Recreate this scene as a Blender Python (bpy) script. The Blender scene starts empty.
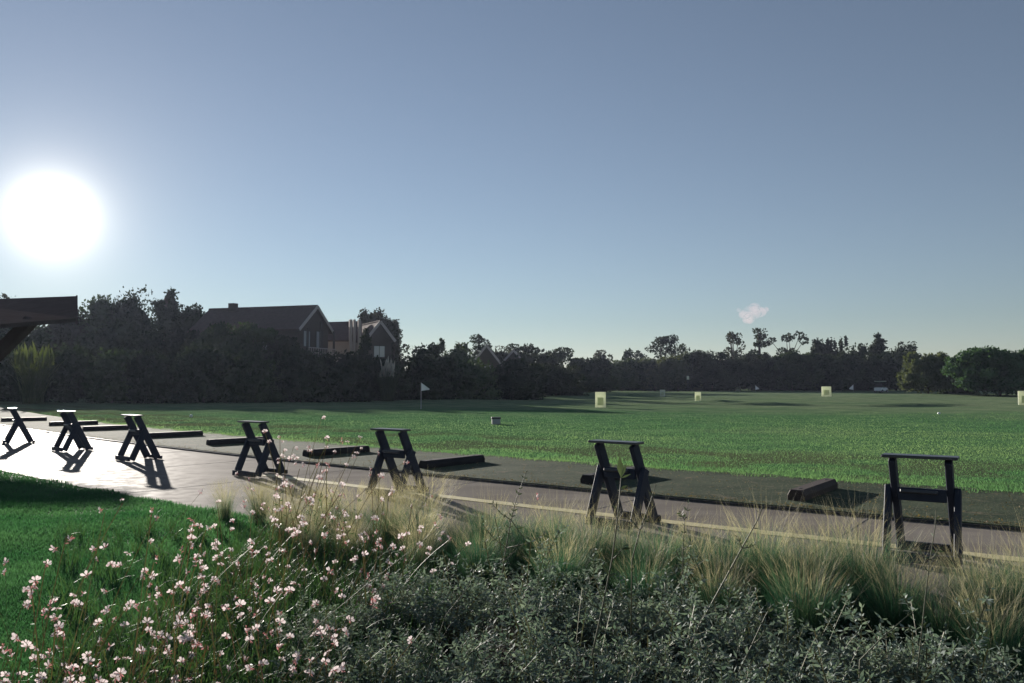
import bpy, math, random
import numpy as np
from mathutils import Vector, Matrix

random.seed(7)
RNG = np.random.default_rng(11)
R = math.radians
scene = bpy.context.scene
COL = scene.collection

# ------------------------------------------------------------------ camera geometry
FPX, CX, CY, HOR, CAMH = 800.0, 512.0, 341.5, 384.0, 1.6
PITCH = math.atan((HOR - CY) / FPX)


def ray(px, py):
    dx, dy = (px - CX) / FPX, (CY - py) / FPX
    f = Vector((0, math.cos(PITCH), math.sin(PITCH)))
    u = Vector((0, -math.sin(PITCH), math.cos(PITCH)))
    return (f + u * dy + Vector((1, 0, 0)) * dx)


def G(px, py, z=0.0):
    """ground point seen at a pixel"""
    r = ray(px, py)
    t = (z - CAMH) / r.z
    return Vector((r.x * t, r.y * t, z))


def AT(px, py, d):
    """point at depth d (metres along +Y) seen at a pixel"""
    r = ray(px, py)
    t = d / r.y
    return Vector((r.x * t, d, CAMH + r.z * t))


SUN = ray(53, 215).normalized()
SUN_EL = math.asin(SUN.z)
SUN_AZ = math.atan2(SUN.x, SUN.y)      # from +Y towards +X

# ------------------------------------------------------------------ object helpers


def tag(o, label=None, cat=None, group=None, kind=None):
    if label: o['label'] = label
    if cat: o['category'] = cat
    if group: o['group'] = group
    if kind: o['kind'] = kind
    return o


def empty(name, loc=(0, 0, 0), rz=0.0, label=None, cat=None, group=None):
    o = bpy.data.objects.new(name, None)
    o.empty_display_size = 0.2
    COL.objects.link(o)
    o.location = loc
    o.rotation_euler = (0, 0, rz)
    return tag(o, label, cat, group)


def kids(o):
    return [c for c in bpy.data.objects if c.parent == o]


def copy_tree(o, parent=None):
    c = o.copy()
    COL.objects.link(c)
    c.parent = parent
    for ch in kids(o):
        copy_tree(ch, c)
    return c


def link(name, me, mats, parent=None, smooth=False):
    if not isinstance(mats, (list, tuple)): mats = [mats]
    for m in mats: me.materials.append(m)
    me.polygons.foreach_set('use_smooth', [bool(smooth)] * len(me.polygons))
    o = bpy.data.objects.new(name, me)
    COL.objects.link(o)
    if parent: o.parent = parent
    return o


def np_mesh(name, V, F, mi=None):
    """V (n,3); F (m,k) equal sized faces, or list of such arrays; mi material index per face"""
    me = bpy.data.meshes.new(name)
    if not isinstance(F, list): F = [F]
    F = [np.asarray(f, dtype=np.int32) for f in F if len(f)]
    V = np.asarray(V, dtype=np.float32)
    nl = sum(f.size for f in F)
    nf = sum(len(f) for f in F)
    me.vertices.add(len(V)); me.vertices.foreach_set('co', V.ravel())
    me.loops.add(nl); me.polygons.add(nf)
    me.loops.foreach_set('vertex_index', np.concatenate([f.ravel() for f in F]))
    tot = np.concatenate([np.full(len(f), f.shape[1], np.int32) for f in F])
    st = np.concatenate([[0], np.cumsum(tot)[:-1]]).astype(np.int32)
    me.polygons.foreach_set('loop_start', st)
    me.polygons.foreach_set('loop_total', tot)
    if mi is not None:
        me.polygons.foreach_set('material_index', np.asarray(mi, np.int32))
    me.update(calc_edges=True)
    me.validate()
    return me


class MB:
    """collects boxes, bars and tubes into one mesh"""
    def __init__(s): s.v, s.f, s.m = [], [], []

    def add(s, vs, fs, mi=0):
        b = len(s.v)
        s.v += [tuple(v) for v in vs]
        s.f += [tuple(i + b for i in f) for f in fs]
        s.m += [mi] * len(fs)

    def box(s, c, size, M=None, bev=0.0, mi=0):
        x, y, z = [k / 2 for k in size]
        if bev <= 0:
            vs = [(i * x, j * y, k * z) for i in (-1, 1) for j in (-1, 1) for k in (-1, 1)]
            fs = [(0, 1, 3, 2), (4, 6, 7, 5), (0, 4, 5, 1), (2, 3, 7, 6), (0, 2, 6, 4), (1, 5, 7, 3)]
        else:
            b = min(bev, x * .45, y * .45, z * .45)
            vs, idx = [], {}
            for i in (-1, 1):
                for j in (-1, 1):
                    for k in (-1, 1):
                        for a in range(3):
                            p = [i * x, j * y, k * z]
                            for q in range(3):
                                if q != a: p[q] -= (i, j, k)[q] * b
                            idx[(i, j, k, a)] = len(vs); vs.append(tuple(p))
            fs = []
            for a in range(3):
                o1, o2 = (a + 1) % 3, (a + 2) % 3
                for sgn in (-1, 1):
                    loop = []
                    for (p, q) in ((-1, -1), (1, -1), (1, 1), (-1, 1)):
                        t = [0, 0, 0]; t[a] = sgn; t[o1] = p; t[o2] = q
                        loop.append(idx[(*t, a)])
                    fs.append(tuple(loop if sgn > 0 else loop[::-1]))
            for a in range(3):       # edge bevels, along axis a
                o1, o2 = (a + 1) % 3, (a + 2) % 3
                for p in (-1, 1):
                    for q in (-1, 1):
                        t0 = [0, 0, 0]; t1 = [0, 0, 0]
                        t0[a] = -1; t1[a] = 1
                        for t in (t0, t1): t[o1] = p; t[o2] = q
                        l = [idx[(*t0, o1)], idx[(*t1, o1)], idx[(*t1, o2)], idx[(*t0, o2)]]
                        fs.append(tuple(l if p * q < 0 else l[::-1]))
            for i in (-1, 1):
                for j in (-1, 1):
                    for k in (-1, 1):
                        l = [idx[(i, j, k, a)] for a in range(3)]
                        fs.append(tuple(l if i * j * k > 0 else l[::-1]))
        M3 = M if M is not None else Matrix.Identity(3)
        c = Vector(c)
        s.add([c + M3 @ Vector(v) for v in vs], fs, mi)
        return s

    def bar(s, a, b, w, h, up=(0, 0, 1), bev=0.0, mi=0):
        """rectangular bar a to b: w across, h along 'up'"""
        a, b = Vector(a), Vector(b)
        d = (b - a); L = d.length; d.normalize()
        u = Vector(up); u = (u - d * u.dot(d))
        if u.length < 1e-5: u = Vector((1, 0, 0)) - d * d.x
        u.normalize(); r = d.cross(u)
        M = Matrix((r, d, u)).transposed()
        return s.box((a + b) / 2, (w, L, h), M, bev, mi)

    def tube(s, pts, rad, n=7, cap=True, mi=0):
        pts = [Vector(p) for p in pts]
        if not hasattr(rad, '__len__'): rad = [rad] * len(pts)
        vs, fs = [], []
        prev = Vector((1, 0, 0))
        for i, p in enumerate(pts):
            d = (pts[min(i + 1, len(pts) - 1)] - pts[max(i - 1, 0)])
            d.normalize()
            u = prev - d * prev.dot(d)
            if u.length < 1e-4: u = Vector((0, 1, 0)) - d * d.y
            u.normalize(); prev = u; r = d.cross(u)
            for k in range(n):
                t = 2 * math.pi * k / n
                vs.append(p + (u * math.cos(t) + r * math.sin(t)) * rad[i])
        for i in range(len(pts) - 1):
            for k in range(n):
                fs.append((i * n + k, i * n + (k + 1) % n, (i + 1) * n + (k + 1) % n, (i + 1) * n + k))
        if cap:
            fs.append(tuple(range(n))[::-1]); fs.append(tuple(range((len(pts) - 1) * n, len(pts) * n)))
        s.add(vs, fs, mi)
        return s

    def mesh(s, name):
        me = bpy.data.meshes.new(name)
        me.from_pydata(s.v, [], s.f)
        me.polygons.foreach_set('material_index', s.m)
        me.update()
        return me

    def build(s, name, mats, parent=None, smooth=False):
        return link(name, s.mesh(name), mats, parent, smooth)


# ------------------------------------------------------------------ materials
def new_mat(name):
    m = bpy.data.materials.new(name); m.use_nodes = True
    nt = m.node_tree; nt.nodes.clear()
    return m, nt, nt.nodes, nt.links


def node(ns, t, **kw):
    n = ns.new(t)
    for k, v in kw.items(): setattr(n, k, v)
    return n


def noise(nt, scale, detail=4, vec=None, rough=.55, space='Object', sx=None):
    n = node(nt.nodes, 'ShaderNodeTexNoise'); n.inputs['Scale'].default_value = scale
    n.inputs['Detail'].default_value = detail; n.inputs['Roughness'].default_value = rough
    tc = node(nt.nodes, 'ShaderNodeTexCoord')
    src = tc.outputs[space]
    if sx:
        mp = node(nt.nodes, 'ShaderNodeMapping'); mp.inputs['Scale'].default_value = sx[:3]
        if len(sx) > 3: mp.inputs['Rotation'].default_value = (0, 0, sx[3])
        nt.links.new(src, mp.inputs[0]); src = mp.outputs[0]
    nt.links.new(src, n.inputs['Vector'])
    return n.outputs['Fac']


def ramp(nt, fac, stops):
    r = node(nt.nodes, 'ShaderNodeValToRGB')
    e = r.color_ramp.elements
    while len(e) < len(stops): e.new(.5)
    for i, (p, c) in enumerate(stops):
        e[i].position = p; e[i].color = (*c, 1) if len(c) == 3 else c
    nt.links.new(fac, r.inputs[0])
    return r.outputs[0]


def mixc(nt, fac, a, b, mode='MIX'):
    m = node(nt.nodes, 'ShaderNodeMix', data_type='RGBA', blend_type=mode)
    for s, v in ((m.inputs[0], fac), (m.inputs[6], a), (m.inputs[7], b)):
        if hasattr(v, 'is_linked') or hasattr(v, 'links'): nt.links.new(v, s)
        elif hasattr(v, '__len__'): s.default_value = (*v, 1) if len(v) == 3 else v
        else: s.default_value = v
    return m.outputs[2]


def maprange(nt, v, a, b, c=0., d=1., smooth=True):
    m = node(nt.nodes, 'ShaderNodeMapRange')
    if smooth: m.interpolation_type = 'SMOOTHSTEP'
    nt.links.new(v, m.inputs[0])
    for i, k in enumerate((a, b, c, d)): m.inputs[i + 1].default_value = k
    return m.outputs[0]


def math_n(nt, op, a, b=None):
    m = node(nt.nodes, 'ShaderNodeMath', operation=op)
    for i, v in enumerate((a, b)):
        if v is None: continue
        if hasattr(v, 'links'): nt.links.new(v, m.inputs[i])
        else: m.inputs[i].default_value = v
    return m.outputs[0]


def bump(nt, h, dist=.01, strength=.5):
    b = node(nt.nodes, 'ShaderNodeBump'); b.inputs['Strength'].default_value = strength
    b.inputs['Distance'].default_value = dist
    nt.links.new(h, b.inputs['Height'])
    return b.outputs[0]


def principled(nt, col, rough=.6, spec=.5, metal=0., normal=None):
    p = node(nt.nodes, 'ShaderNodeBsdfPrincipled')
    for key, v in (('Base Color', col), ('Roughness', rough), ('Specular IOR Level', spec), ('Metallic', metal)):
        if hasattr(v, 'links'): nt.links.new(v, p.inputs[key])
        elif hasattr(v, '__len__'): p.inputs[key].default_value = (*v, 1)
        else: p.inputs[key].default_value = v
    if normal is not None: nt.links.new(normal, p.inputs['Normal'])
    return p


def out(nt, sh, vol=None):
    o = node(nt.nodes, 'ShaderNodeOutputMaterial')
    if sh is not None: nt.links.new(sh, o.inputs['Surface'])
    if vol is not None: nt.links.new(vol, o.inputs['Volume'])


def simple(name, col, rough=.6, var=.25, scale=6., spec=.5, bumpd=0.):
    m, nt, ns, ln = new_mat(name)
    f = noise(nt, scale, 5)
    c = mixc(nt, f, tuple(k * (1 - var) for k in col), tuple(k * (1 + var) for k in col))
    nm = bump(nt, noise(nt, scale * 6, 4), bumpd) if bumpd else None
    p = principled(nt, c, rough, spec, 0, nm)
    out(nt, p.outputs[0])
    return m


def leafy(name, dark, light, trans=.3, rough=.55, scale=.6, spec=.3, tint=(1.15, 1.1, .5), objvar=.25):
    """two sided foliage: diffuse + light coming through, hue varying in patches and from plant to plant"""
    m, nt, ns, ln = new_mat(name)
    f = noise(nt, scale, 3)
    f = maprange(nt, f, .32, .68)
    c = mixc(nt, f, dark, light)
    oi = node(ns, 'ShaderNodeObjectInfo')
    v = maprange(nt, oi.outputs['Random'], 0, 1, 1 - objvar, 1 + objvar, False)
    hs = node(ns, 'ShaderNodeHueSaturation'); ln.new(c, hs.inputs['Color']); ln.new(v, hs.inputs['Value'])
    c = hs.outputs[0]
    p = principled(nt, c, rough, spec)
    tr = node(ns, 'ShaderNodeBsdfTranslucent')
    tc = mixc(nt, 1.0, c, tint, 'MULTIPLY')
    ln.new(tc, tr.inputs['Color'])
    mx = node(ns, 'ShaderNodeMixShader'); mx.inputs[0].default_value = trans
    ln.new(p.outputs[0], mx.inputs[1]); ln.new(tr.outputs[0], mx.inputs[2])
    out(nt, mx.outputs[0])
    return m


M = {}
M['stand'] = simple('stand_paint', (.026, .032, .050), .6, .35, 9, .22, .0006)
M['stand_top'] = simple('stand_top_board', (.05, .052, .058), .38, .3, 7, .5, .0005)
M['divider'] = simple('divider_wood', (.020, .018, .020), .7, .4, 3, .2, .001)
M['divider_brown'] = simple('divider_brown_wood', (.060, .043, .038), .75, .35, 3, .2, .001)
M['board_white'] = leafy('target_white', (.74, .77, .66), (.80, .82, .72), .5, .6, 3, .2, (1, 1, .9), .03)
M['board_mark'] = leafy('target_mark', (.66, .70, .50), (.72, .76, .58), .5, .6, 5, .1, (1, 1, .9), .03)
M['white'] = simple('white_paint', (.8, .8, .78), .5, .05, 5)
M['pole'] = simple('pole_grey', (.32, .32, .33), .45, .1, 5)
M['dark_metal'] = simple('dark_metal', (.03, .03, .035), .5, .2, 5)
M['rubber'] = simple('rubber', (.02, .02, .02), .8, .2, 5)
M['old_timber'] = simple('old_timber', (.070, .058, .056), 1.0, .35, 1.5, .0)
M['roof_tile'] = simple('roof_tile', (.105, .080, .074), .95, .3, 2.5, .05, .03)
M['house_wall'] = simple('house_wall', (.075, .058, .048), .85, .2, 1.2)
M['pale_wall'] = simple('pale_render', (.36, .33, .30), .85, .12, 1.5)
M['pale_board'] = simple('pale_bargeboard', (.42, .36, .34), .7, .1, 2)
M['chimney'] = simple('chimney_render', (.40, .34, .30), .85, .1, 1.5)
M['frame_dark'] = simple('frame_dark', (.04, .034, .03), .6, .2, 3)
M['bark'] = simple('bark', (.075, .06, .05), .9, .4, 3, .2, .03)
M['stem'] = leafy('plant_stem', (.10, .11, .07), (.16, .15, .09), .1, .6, 8, .3)
M['red_stem'] = leafy('gaura_stem', (.10, .06, .05), (.11, .12, .06), .15, .6, 6, .3)

m, nt, ns, ln = new_mat('window_glass_sky_bright')
p = principled(nt, (.34, .35, .37), .08, .9)  # pale base colour stands in for bright sky in the panes
out(nt, p.outputs[0]); M['glass'] = m

# foliage
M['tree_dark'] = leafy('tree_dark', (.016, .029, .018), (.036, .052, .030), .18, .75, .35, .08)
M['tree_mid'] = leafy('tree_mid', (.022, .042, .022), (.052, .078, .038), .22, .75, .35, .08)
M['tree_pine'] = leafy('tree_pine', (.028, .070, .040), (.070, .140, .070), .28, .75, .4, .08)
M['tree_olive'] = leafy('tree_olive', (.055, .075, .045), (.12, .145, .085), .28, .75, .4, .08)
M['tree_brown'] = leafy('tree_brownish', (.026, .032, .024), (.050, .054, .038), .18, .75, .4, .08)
M['pampas'] = leafy('pampas_plume', (.45, .40, .34), (.7, .64, .56), .5, .7, 3, .2, (1, .98, .9), .1)
M['lightgreen'] = leafy('light_green_leaf', (.06, .085, .035), (.10, .13, .055), .25, .6, 1)
M['gr_blade'] = leafy('grass_blade', (.034, .100, .048), (.074, .160, .078), .5, .6, .8, .1, (.95, 1.15, .75))
M['field_blade'] = leafy('field_blade', (.070, .155, .080), (.150, .225, .120), .62, .75, .12, .03, (1.05, 1.1, .7))
M['feather'] = leafy('feather_grass_blade', (.045, .130, .085), (.115, .190, .110), .5, .6, 3.5, .12, (1.0, 1.1, .8), .18)
M['straw'] = leafy('feather_grass_plume', (.34, .33, .23), (.50, .47, .34), .45, .6, 4, .3, (1.05, 1, .75), .15)
M['silver'] = leafy('silver_shrub_leaf', (.095, .140, .125), (.235, .275, .245), .28, .65, 9, .15, (1.0, 1.1, .75), .15)
M['weed_leaf'] = leafy('weed_leaf', (.055, .085, .055), (.10, .135, .085), .16, .5, 9, .35)
M['gaura_leaf'] = leafy('gaura_leaf', (.026, .070, .036), (.056, .115, .058), .3, .5, 6, .3)
M['petal'] = leafy('gaura_petal', (.60, .52, .52), (.74, .70, .69), .4, .6, 40, .2, (1, .95, .95), .04)
M['bud'] = leafy('gaura_bud', (.42, .20, .20), (.55, .33, .32), .3, .6, 60, .2, (1.05, .8, .8), .1)
M['dead_leaf'] = leafy('dry_leaf', (.16, .12, .07), (.3, .24, .14), .3, .7, 4, .2)

# ------------------------------------------------------------------ the tee line: far edge of the path
def FE(x): return 8.59 - .743 * (x - 5.5) + .00765 * (x - 5.5) * (x + 1.24)
def FES(x): return -.743 + .00765 * (2 * x - 4.26)


def off(x, o):
    """point at offset o from the path's far edge (positive = towards the field)"""
    s = FES(x); L = math.hypot(1, s)
    n = (-s / L, 1 / L)
    return (x + n[0] * o, FE(x) + n[1] * o)


def frame_at(p):
    """x parameter, offset and path heading near a point"""
    best = min((((off(x, 0)[0] - p[0]) ** 2 + (off(x, 0)[1] - p[1]) ** 2), x) for x in np.arange(-45, 14, .02))
    x = best[1]; s = FES(x); L = math.hypot(1, s)
    n = (-s / L, 1 / L); q = off(x, 0)
    return x, (p[0] - q[0]) * n[0] + (p[1] - q[1]) * n[1], math.atan2(s, 1)


def off_np(X, Y):
    xs = np.linspace(-60, 18, 400)
    P = np.array([off(x, 0) for x in xs]); S = FES(xs); L = np.hypot(1, S)
    res = np.empty(X.shape); Xf, Yf = X.ravel(), Y.ravel(); r = res.ravel()
    for a in range(0, len(Xf), 20000):
        d = (Xf[a:a + 20000, None] - P[None, :, 0]) ** 2 + (Yf[a:a + 20000, None] - P[None, :, 1]) ** 2
        k = d.argmin(1)
        r[a:a + 20000] = (Xf[a:a + 20000] - P[k, 0]) * (-S[k] / L[k]) + (Yf[a:a + 20000] - P[k, 1]) * (1 / L[k])
    return r.reshape(X.shape)


PATH_W = 4.35
STRIP_W = 3.3
XS = np.concatenate([np.linspace(-70, -20, 26), np.linspace(-19, 14, 100)])


def sweep(name, mat, o0, o1, z, drop=.1, kind='structure', xs=XS, wob0=0., wob1=0., sub=1):
    """a slab that follows the tee line between two offsets"""
    rows = []
    for i, x in enumerate(xs):
        w0 = wob0 * (math.sin(x * 3.1) + .6 * math.sin(x * 7.7 + 1)) if wob0 else 0
        w1 = wob1 * (math.sin(x * 2.7 + 2) + .6 * math.sin(x * 8.3)) if wob1 else 0
        cols = [(*off(x, o0 + w0), z - drop)]
        for k in range(sub + 1):
            cols.append((*off(x, (o0 + w0) + (o1 + w1 - o0 - w0) * k / sub), z))
        cols.append((*off(x, o1 + w1), z - drop))
        rows.append(cols)
    n = len(rows[0]); V = [p for r in rows for p in r]
    F = [(i * n + k, (i + 1) * n + k, (i + 1) * n + k + 1, i * n + k + 1) for i in range(len(rows) - 1) for k in range(n - 1)]
    o = link(name, np_mesh(name, V, np.array(F)), mat)
    return tag(o, kind=kind)


# ------------------------------------------------------------------ ground sheet
BUNK = [(AT(778, 404, 62), 3.6, 1.1), (AT(925, 404.5, 60), 4.6, 1.2), (AT(728, 402, 70), 2.6, .9)]


def hfield(X, Y):
    d = np.hypot(X, Y)
    w = np.clip((d - 34) / 45, 0, 1); w = w * w * (3 - 2 * w)
    h = w * (.10 * np.sin(X * .11 + 1.3) * np.sin(Y * .13) + .06 * np.sin(X * .23 + Y * .19) + .05 * np.sin(Y * .41 - X * .07))
    h = h + .25 * np.clip((d - 90) / 60, 0, 1)
    for c, a, b in BUNK:
        e = ((X - c.x) / a) ** 2 + ((Y - c.y) / b) ** 2
        h = h - .32 * np.exp(-e * 1.3)
        e2 = ((X - c.x) / (a * 1.2)) ** 2 + ((Y - c.y - b * 2.1) / (b * 1.1)) ** 2
        h = h + .28 * np.exp(-e2 * 1.2)
        e3 = ((X - c.x) / (a * 1.3)) ** 2 + ((Y - c.y + b * 1.9) / b) ** 2
        h = h + .05 * np.exp(-e3)
    return h


def hz(x, y): return float(hfield(np.array([x]), np.array([y]))[0])


def worn_np(X, Y, o):
    w = np.sin(X * .9 + 1.1 * np.sin(Y * .6)) * np.sin(Y * 1.1 - X * .35) + .35 * np.sin(X * 2.3 + Y * 1.9)
    k = np.clip((w + .25) / .5, 0, 1) * np.clip((o - STRIP_W - .5) / .7, 0, 1) * np.clip((10.5 - o) / 2.5, 0, 1)
    return k * k * (3 - 2 * k)


def ground():
    rr = np.concatenate([np.geomspace(1.2, 200, 330), np.geomspace(206, 690, 40)])
    az = np.concatenate([np.arange(-44, 44.01, .3), np.arange(46, 314.1, 4)])
    A, RR = np.meshgrid(np.radians(az), rr)
    X, Y = RR * np.sin(A), RR * np.cos(A)
    Z = hfield(X, Y)
    n = len(az); nr = len(rr)
    V = np.stack([X, Y, Z], -1).reshape(-1, 3)
    V = np.vstack([V, [[0, 0, 0]]])
    i, j = np.meshgrid(np.arange(nr - 1), np.arange(n), indexing='ij')
    j2 = (j + 1) % n
    F = np.stack([i * n + j, i * n + j2, (i + 1) * n + j2, (i + 1) * n + j], -1).reshape(-1, 4)
    jj = np.arange(n)
    T = np.stack([np.full(n, nr * n), (jj + 1) % n, jj], -1)
    me = np_mesh('ground', V, [F[:, ::-1], T])
    at = me.attributes.new('tee_distance', 'FLOAT', 'POINT')
    tee = np.append(off_np(X, Y).ravel(), -5)
    at.data.foreach_set('value', tee.astype(np.float32))
    wn = worn_np(V[:, 0], V[:, 1], tee)
    at = me.attributes.new('worn', 'FLOAT', 'POINT'); at.data.foreach_set('value', wn.astype(np.float32))
    sand = np.zeros(len(V))
    for c, a, b in BUNK:
        e = ((V[:, 0] - c.x) / a) ** 2 + ((V[:, 1] - c.y + .1) / b) ** 2
        sand = np.maximum(sand, np.exp(-e * 1.1))
    at = me.attributes.new('sand', 'FLOAT', 'POINT')
    at.data.foreach_set('value', sand.astype(np.float32))
    m, nt, ns, ln = new_mat('field_turf')
    big = noise(nt, .09, 4, sx=(1, 1.6, 1, .6))
    mid = noise(nt, .55, 5, sx=(1, 1.5, 1, .6))
    fine = noise(nt, 14, 6)
    geo = node(ns, 'ShaderNodeNewGeometry')
    ln_ = node(ns, 'ShaderNodeVectorMath', operation='LENGTH'); ln.new(geo.outputs['Position'], ln_.inputs[0])
    dist = ln_.outputs['Value']
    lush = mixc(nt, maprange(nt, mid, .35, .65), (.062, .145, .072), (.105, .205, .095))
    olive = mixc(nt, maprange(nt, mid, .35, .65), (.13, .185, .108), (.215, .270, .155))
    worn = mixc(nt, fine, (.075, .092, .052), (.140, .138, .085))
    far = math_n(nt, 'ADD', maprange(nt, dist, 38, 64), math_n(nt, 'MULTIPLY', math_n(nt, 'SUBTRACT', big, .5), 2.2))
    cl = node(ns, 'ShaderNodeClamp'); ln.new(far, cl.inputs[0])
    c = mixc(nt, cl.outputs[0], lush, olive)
    te = node(ns, 'ShaderNodeAttribute', attribute_name='tee_distance')
    nearw = maprange(nt, te.outputs['Fac'], 3.0, 10.5, 1, 0)
    patch = math_n(nt, 'MULTIPLY', nearw, maprange(nt, math_n(nt, 'ADD', math_n(nt, 'MULTIPLY', mid, .6), math_n(nt, 'MULTIPLY', big, .5)), .52, .66))
    c = mixc(nt, patch, c, worn)
    wa = node(ns, 'ShaderNodeAttribute', attribute_name='worn')
    c = mixc(nt, math_n(nt, 'MULTIPLY', wa.outputs['Fac'], .7), c, worn)
    c = mixc(nt, maprange(nt, fine, .3, .75, 0, .5), c, (.035, .06, .022))
    sa = node(ns, 'ShaderNodeAttribute', attribute_name='sand')
    c = mixc(nt, maprange(nt, sa.outputs['Fac'], .42, .58), c, (.34, .30, .23))
    p = principled(nt, c, .95, .0, 0, bump(nt, fine, .05, .8))
    out(nt, p.outputs[0])
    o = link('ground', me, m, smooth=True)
    tag(o, kind='structure')


ground()

# path: worn concrete
m, nt, ns, ln = new_mat('path_concrete')
f1 = noise(nt, .5, 5, sx=(1, 3, 1, .72)); f2 = noise(nt, 5, 6); f3 = noise(nt, 90, 4)
c = mixc(nt, maprange(nt, f1, .3, .7), (.172, .152, .132), (.235, .210, .184))
c = mixc(nt, maprange(nt, f2, .52, .8, 0, .55), c, (.17, .15, .142))
c = mixc(nt, maprange(nt, f3, .55, .75, 0, .35), c, (.36, .34, .32))
rg = maprange(nt, f2, .3, .7, .58, .78)
p = principled(nt, c, rg, .007, 0, bump(nt, f3, .002, .5))
out(nt, p.outputs[0]); M['path'] = m
sweep('path', M['path'], -PATH_W, 0, .030)
# expansion joints cut across the path: thin dark strips
m = simple('joint_filler', (.15, .13, .12), .8, .3, 4); M['joint'] = m
jb = MB()
for x in np.arange(-24, 9, 2.35):
    a, b = off(x, -PATH_W + .02), off(x, -.02)
    jb.bar((*a, .0305), (*b, .0305), .009, .006)
tag(jb.build('path_joint', M['joint']), kind='structure')
# yellow line
m, nt, ns, ln = new_mat('yellow_line_paint')
f = noise(nt, 7, 6); f2 = noise(nt, 60, 3)
c = mixc(nt, maprange(nt, f, .3, .7), (.46, .40, .20), (.56, .49, .27))
c = mixc(nt, maprange(nt, f2, .5, .72, 0, .75), c, (.27, .235, .21))
p = principled(nt, c, .6, .4); out(nt, p.outputs[0]); M['yellow'] = m
sweep('path_line', M['yellow'], -1.76, -1.55, .036, .003, xs=np.linspace(-3.2, 12, 120), wob0=.004, wob1=.004)

# worn artificial turf strip of the tee
m, nt, ns, ln = new_mat('tee_turf')
f1 = noise(nt, .8, 5, sx=(1, 2.2, 1, .7)); f2 = noise(nt, 22, 6); f3 = noise(nt, 3.0, 6)
c = mixc(nt, maprange(nt, f1, .3, .7), (.040, .056, .036), (.070, .088, .056))
c = mixc(nt, maprange(nt, f2, .55, .75, 0, .8), c, (.19, .165, .115))
c = mixc(nt, maprange(nt, f3, .58, .74, 0, .7), c, (.17, .145, .10))
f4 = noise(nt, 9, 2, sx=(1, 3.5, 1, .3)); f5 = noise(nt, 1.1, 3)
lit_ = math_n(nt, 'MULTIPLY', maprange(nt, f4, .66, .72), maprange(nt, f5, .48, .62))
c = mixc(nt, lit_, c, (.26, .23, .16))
p = principled(nt, c, .95, .04, 0, bump(nt, f2, .012, .9)); out(nt, p.outputs[0]); M['tee'] = m
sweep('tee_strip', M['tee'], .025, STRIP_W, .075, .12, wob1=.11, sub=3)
sweep('strip_kerb', M['dark_metal'], -.012, .022, .062, .12)

# lawn between path and bed, and the planted bed
XB = np.linspace(-26, 12, 140)
m, nt, ns, ln = new_mat('lawn_soil')
f = noise(nt, 12, 5)
c = mixc(nt, f, (.020, .048, .024), (.048, .09, .045))
p = principled(nt, c, .9, .2, 0, bump(nt, f, .03)); out(nt, p.outputs[0])
lawn_z = .018
sweep('lawn', m, -14.5, -PATH_W + .02, lawn_z, .03, wob1=.02)
m = simple('bed_soil', (.035, .028, .022), .95, .4, 6, .1, .02)
BED = [(-2.2, 9.05), (-1.2, 8.35), (0.3, 7.15), (2.2, 5.75), (4.2, 4.3), (6.5, 2.7), (7.5, -1), (-3, -1), (-2.7, 2.5), (-2.35, 5.0), (-2.4, 7.3)]
me = bpy.data.meshes.new('garden_bed')
bm_v = [(x, y, lawn_z + .006) for x, y in BED] + [(x * .985 + .02, y * .985, lawn_z + .022) for x, y in BED]
nB = len(BED)
me.from_pydata(bm_v, [], [tuple(range(nB, 2 * nB))[::-1]] + [(i, (i + 1) % nB, (i + 1) % nB + nB, i + nB)[::-1] for i in range(nB)])
tag(link('garden_bed', me, m), kind='structure')


# ------------------------------------------------------------------ blade builders
def ribbons(base, az, length, width, lean0, curve, K=4, facing=None, taper=True, rng=RNG):
    """curved tapering blades. lean0: initial angle from vertical, curve: extra bend to the tip"""
    n = len(base)
    t = np.linspace(0, 1, K + 1)
    ang = lean0[:, None] + curve[:, None] * t[None, :] ** 1.3
    ds = (length / K)[:, None]
    h = np.concatenate([np.zeros((n, 1)), np.cumsum(np.sin((ang[:, 1:] + ang[:, :-1]) / 2) * ds, 1)], 1)
    v = np.concatenate([np.zeros((n, 1)), np.cumsum(np.cos((ang[:, 1:] + ang[:, :-1]) / 2) * ds, 1)], 1)
    P = np.empty((n, K + 1, 3))
    P[..., 0] = base[:, 0:1] + h * np.cos(az)[:, None]
    P[..., 1] = base[:, 1:2] + h * np.sin(az)[:, None]
    P[..., 2] = base[:, 2:3] + v
    fa = az + math.pi / 2 + rng.normal(0, .6, n) if facing is None else facing
    w = (width[:, None] * ((1 - t) ** .6 * .5 + .02 if taper else (.5 + 0 * t))[None, :])
    side = np.stack([np.cos(fa), np.sin(fa), np.zeros(n)], -1)[:, None, :]
    A = P - side * w[..., None]; B = P + side * w[..., None]
    V = np.stack([A, B], 2).reshape(-1, 3)
    b = (np.arange(n) * (K + 1) * 2)[:, None]
    k = (np.arange(K) * 2)[None, :]
    F = np.stack([b + k, b + k + 1, b + k + 3, b + k + 2], -1).reshape(-1, 4)
    return V, F, P


def leaf_cards(C, D, N, length, width):
    """diamond leaves: centre base C, direction D, normal N"""
    D = D / np.linalg.norm(D, axis=1, keepdims=True)
    S = np.cross(D, N); S /= np.linalg.norm(S, axis=1, keepdims=True) + 1e-9
    L, W = length[:, None], width[:, None]
    up = np.cross(S, D)
    V = np.stack([C, C + D * L * .45 - S * W * .5 + up * W * .12, C + D * L, C + D * L * .45 + S * W * .5 + up * W * .12], 1).reshape(-1, 3)
    n = len(C)
    F = np.arange(n * 4).reshape(n, 4)
    return V, F


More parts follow.
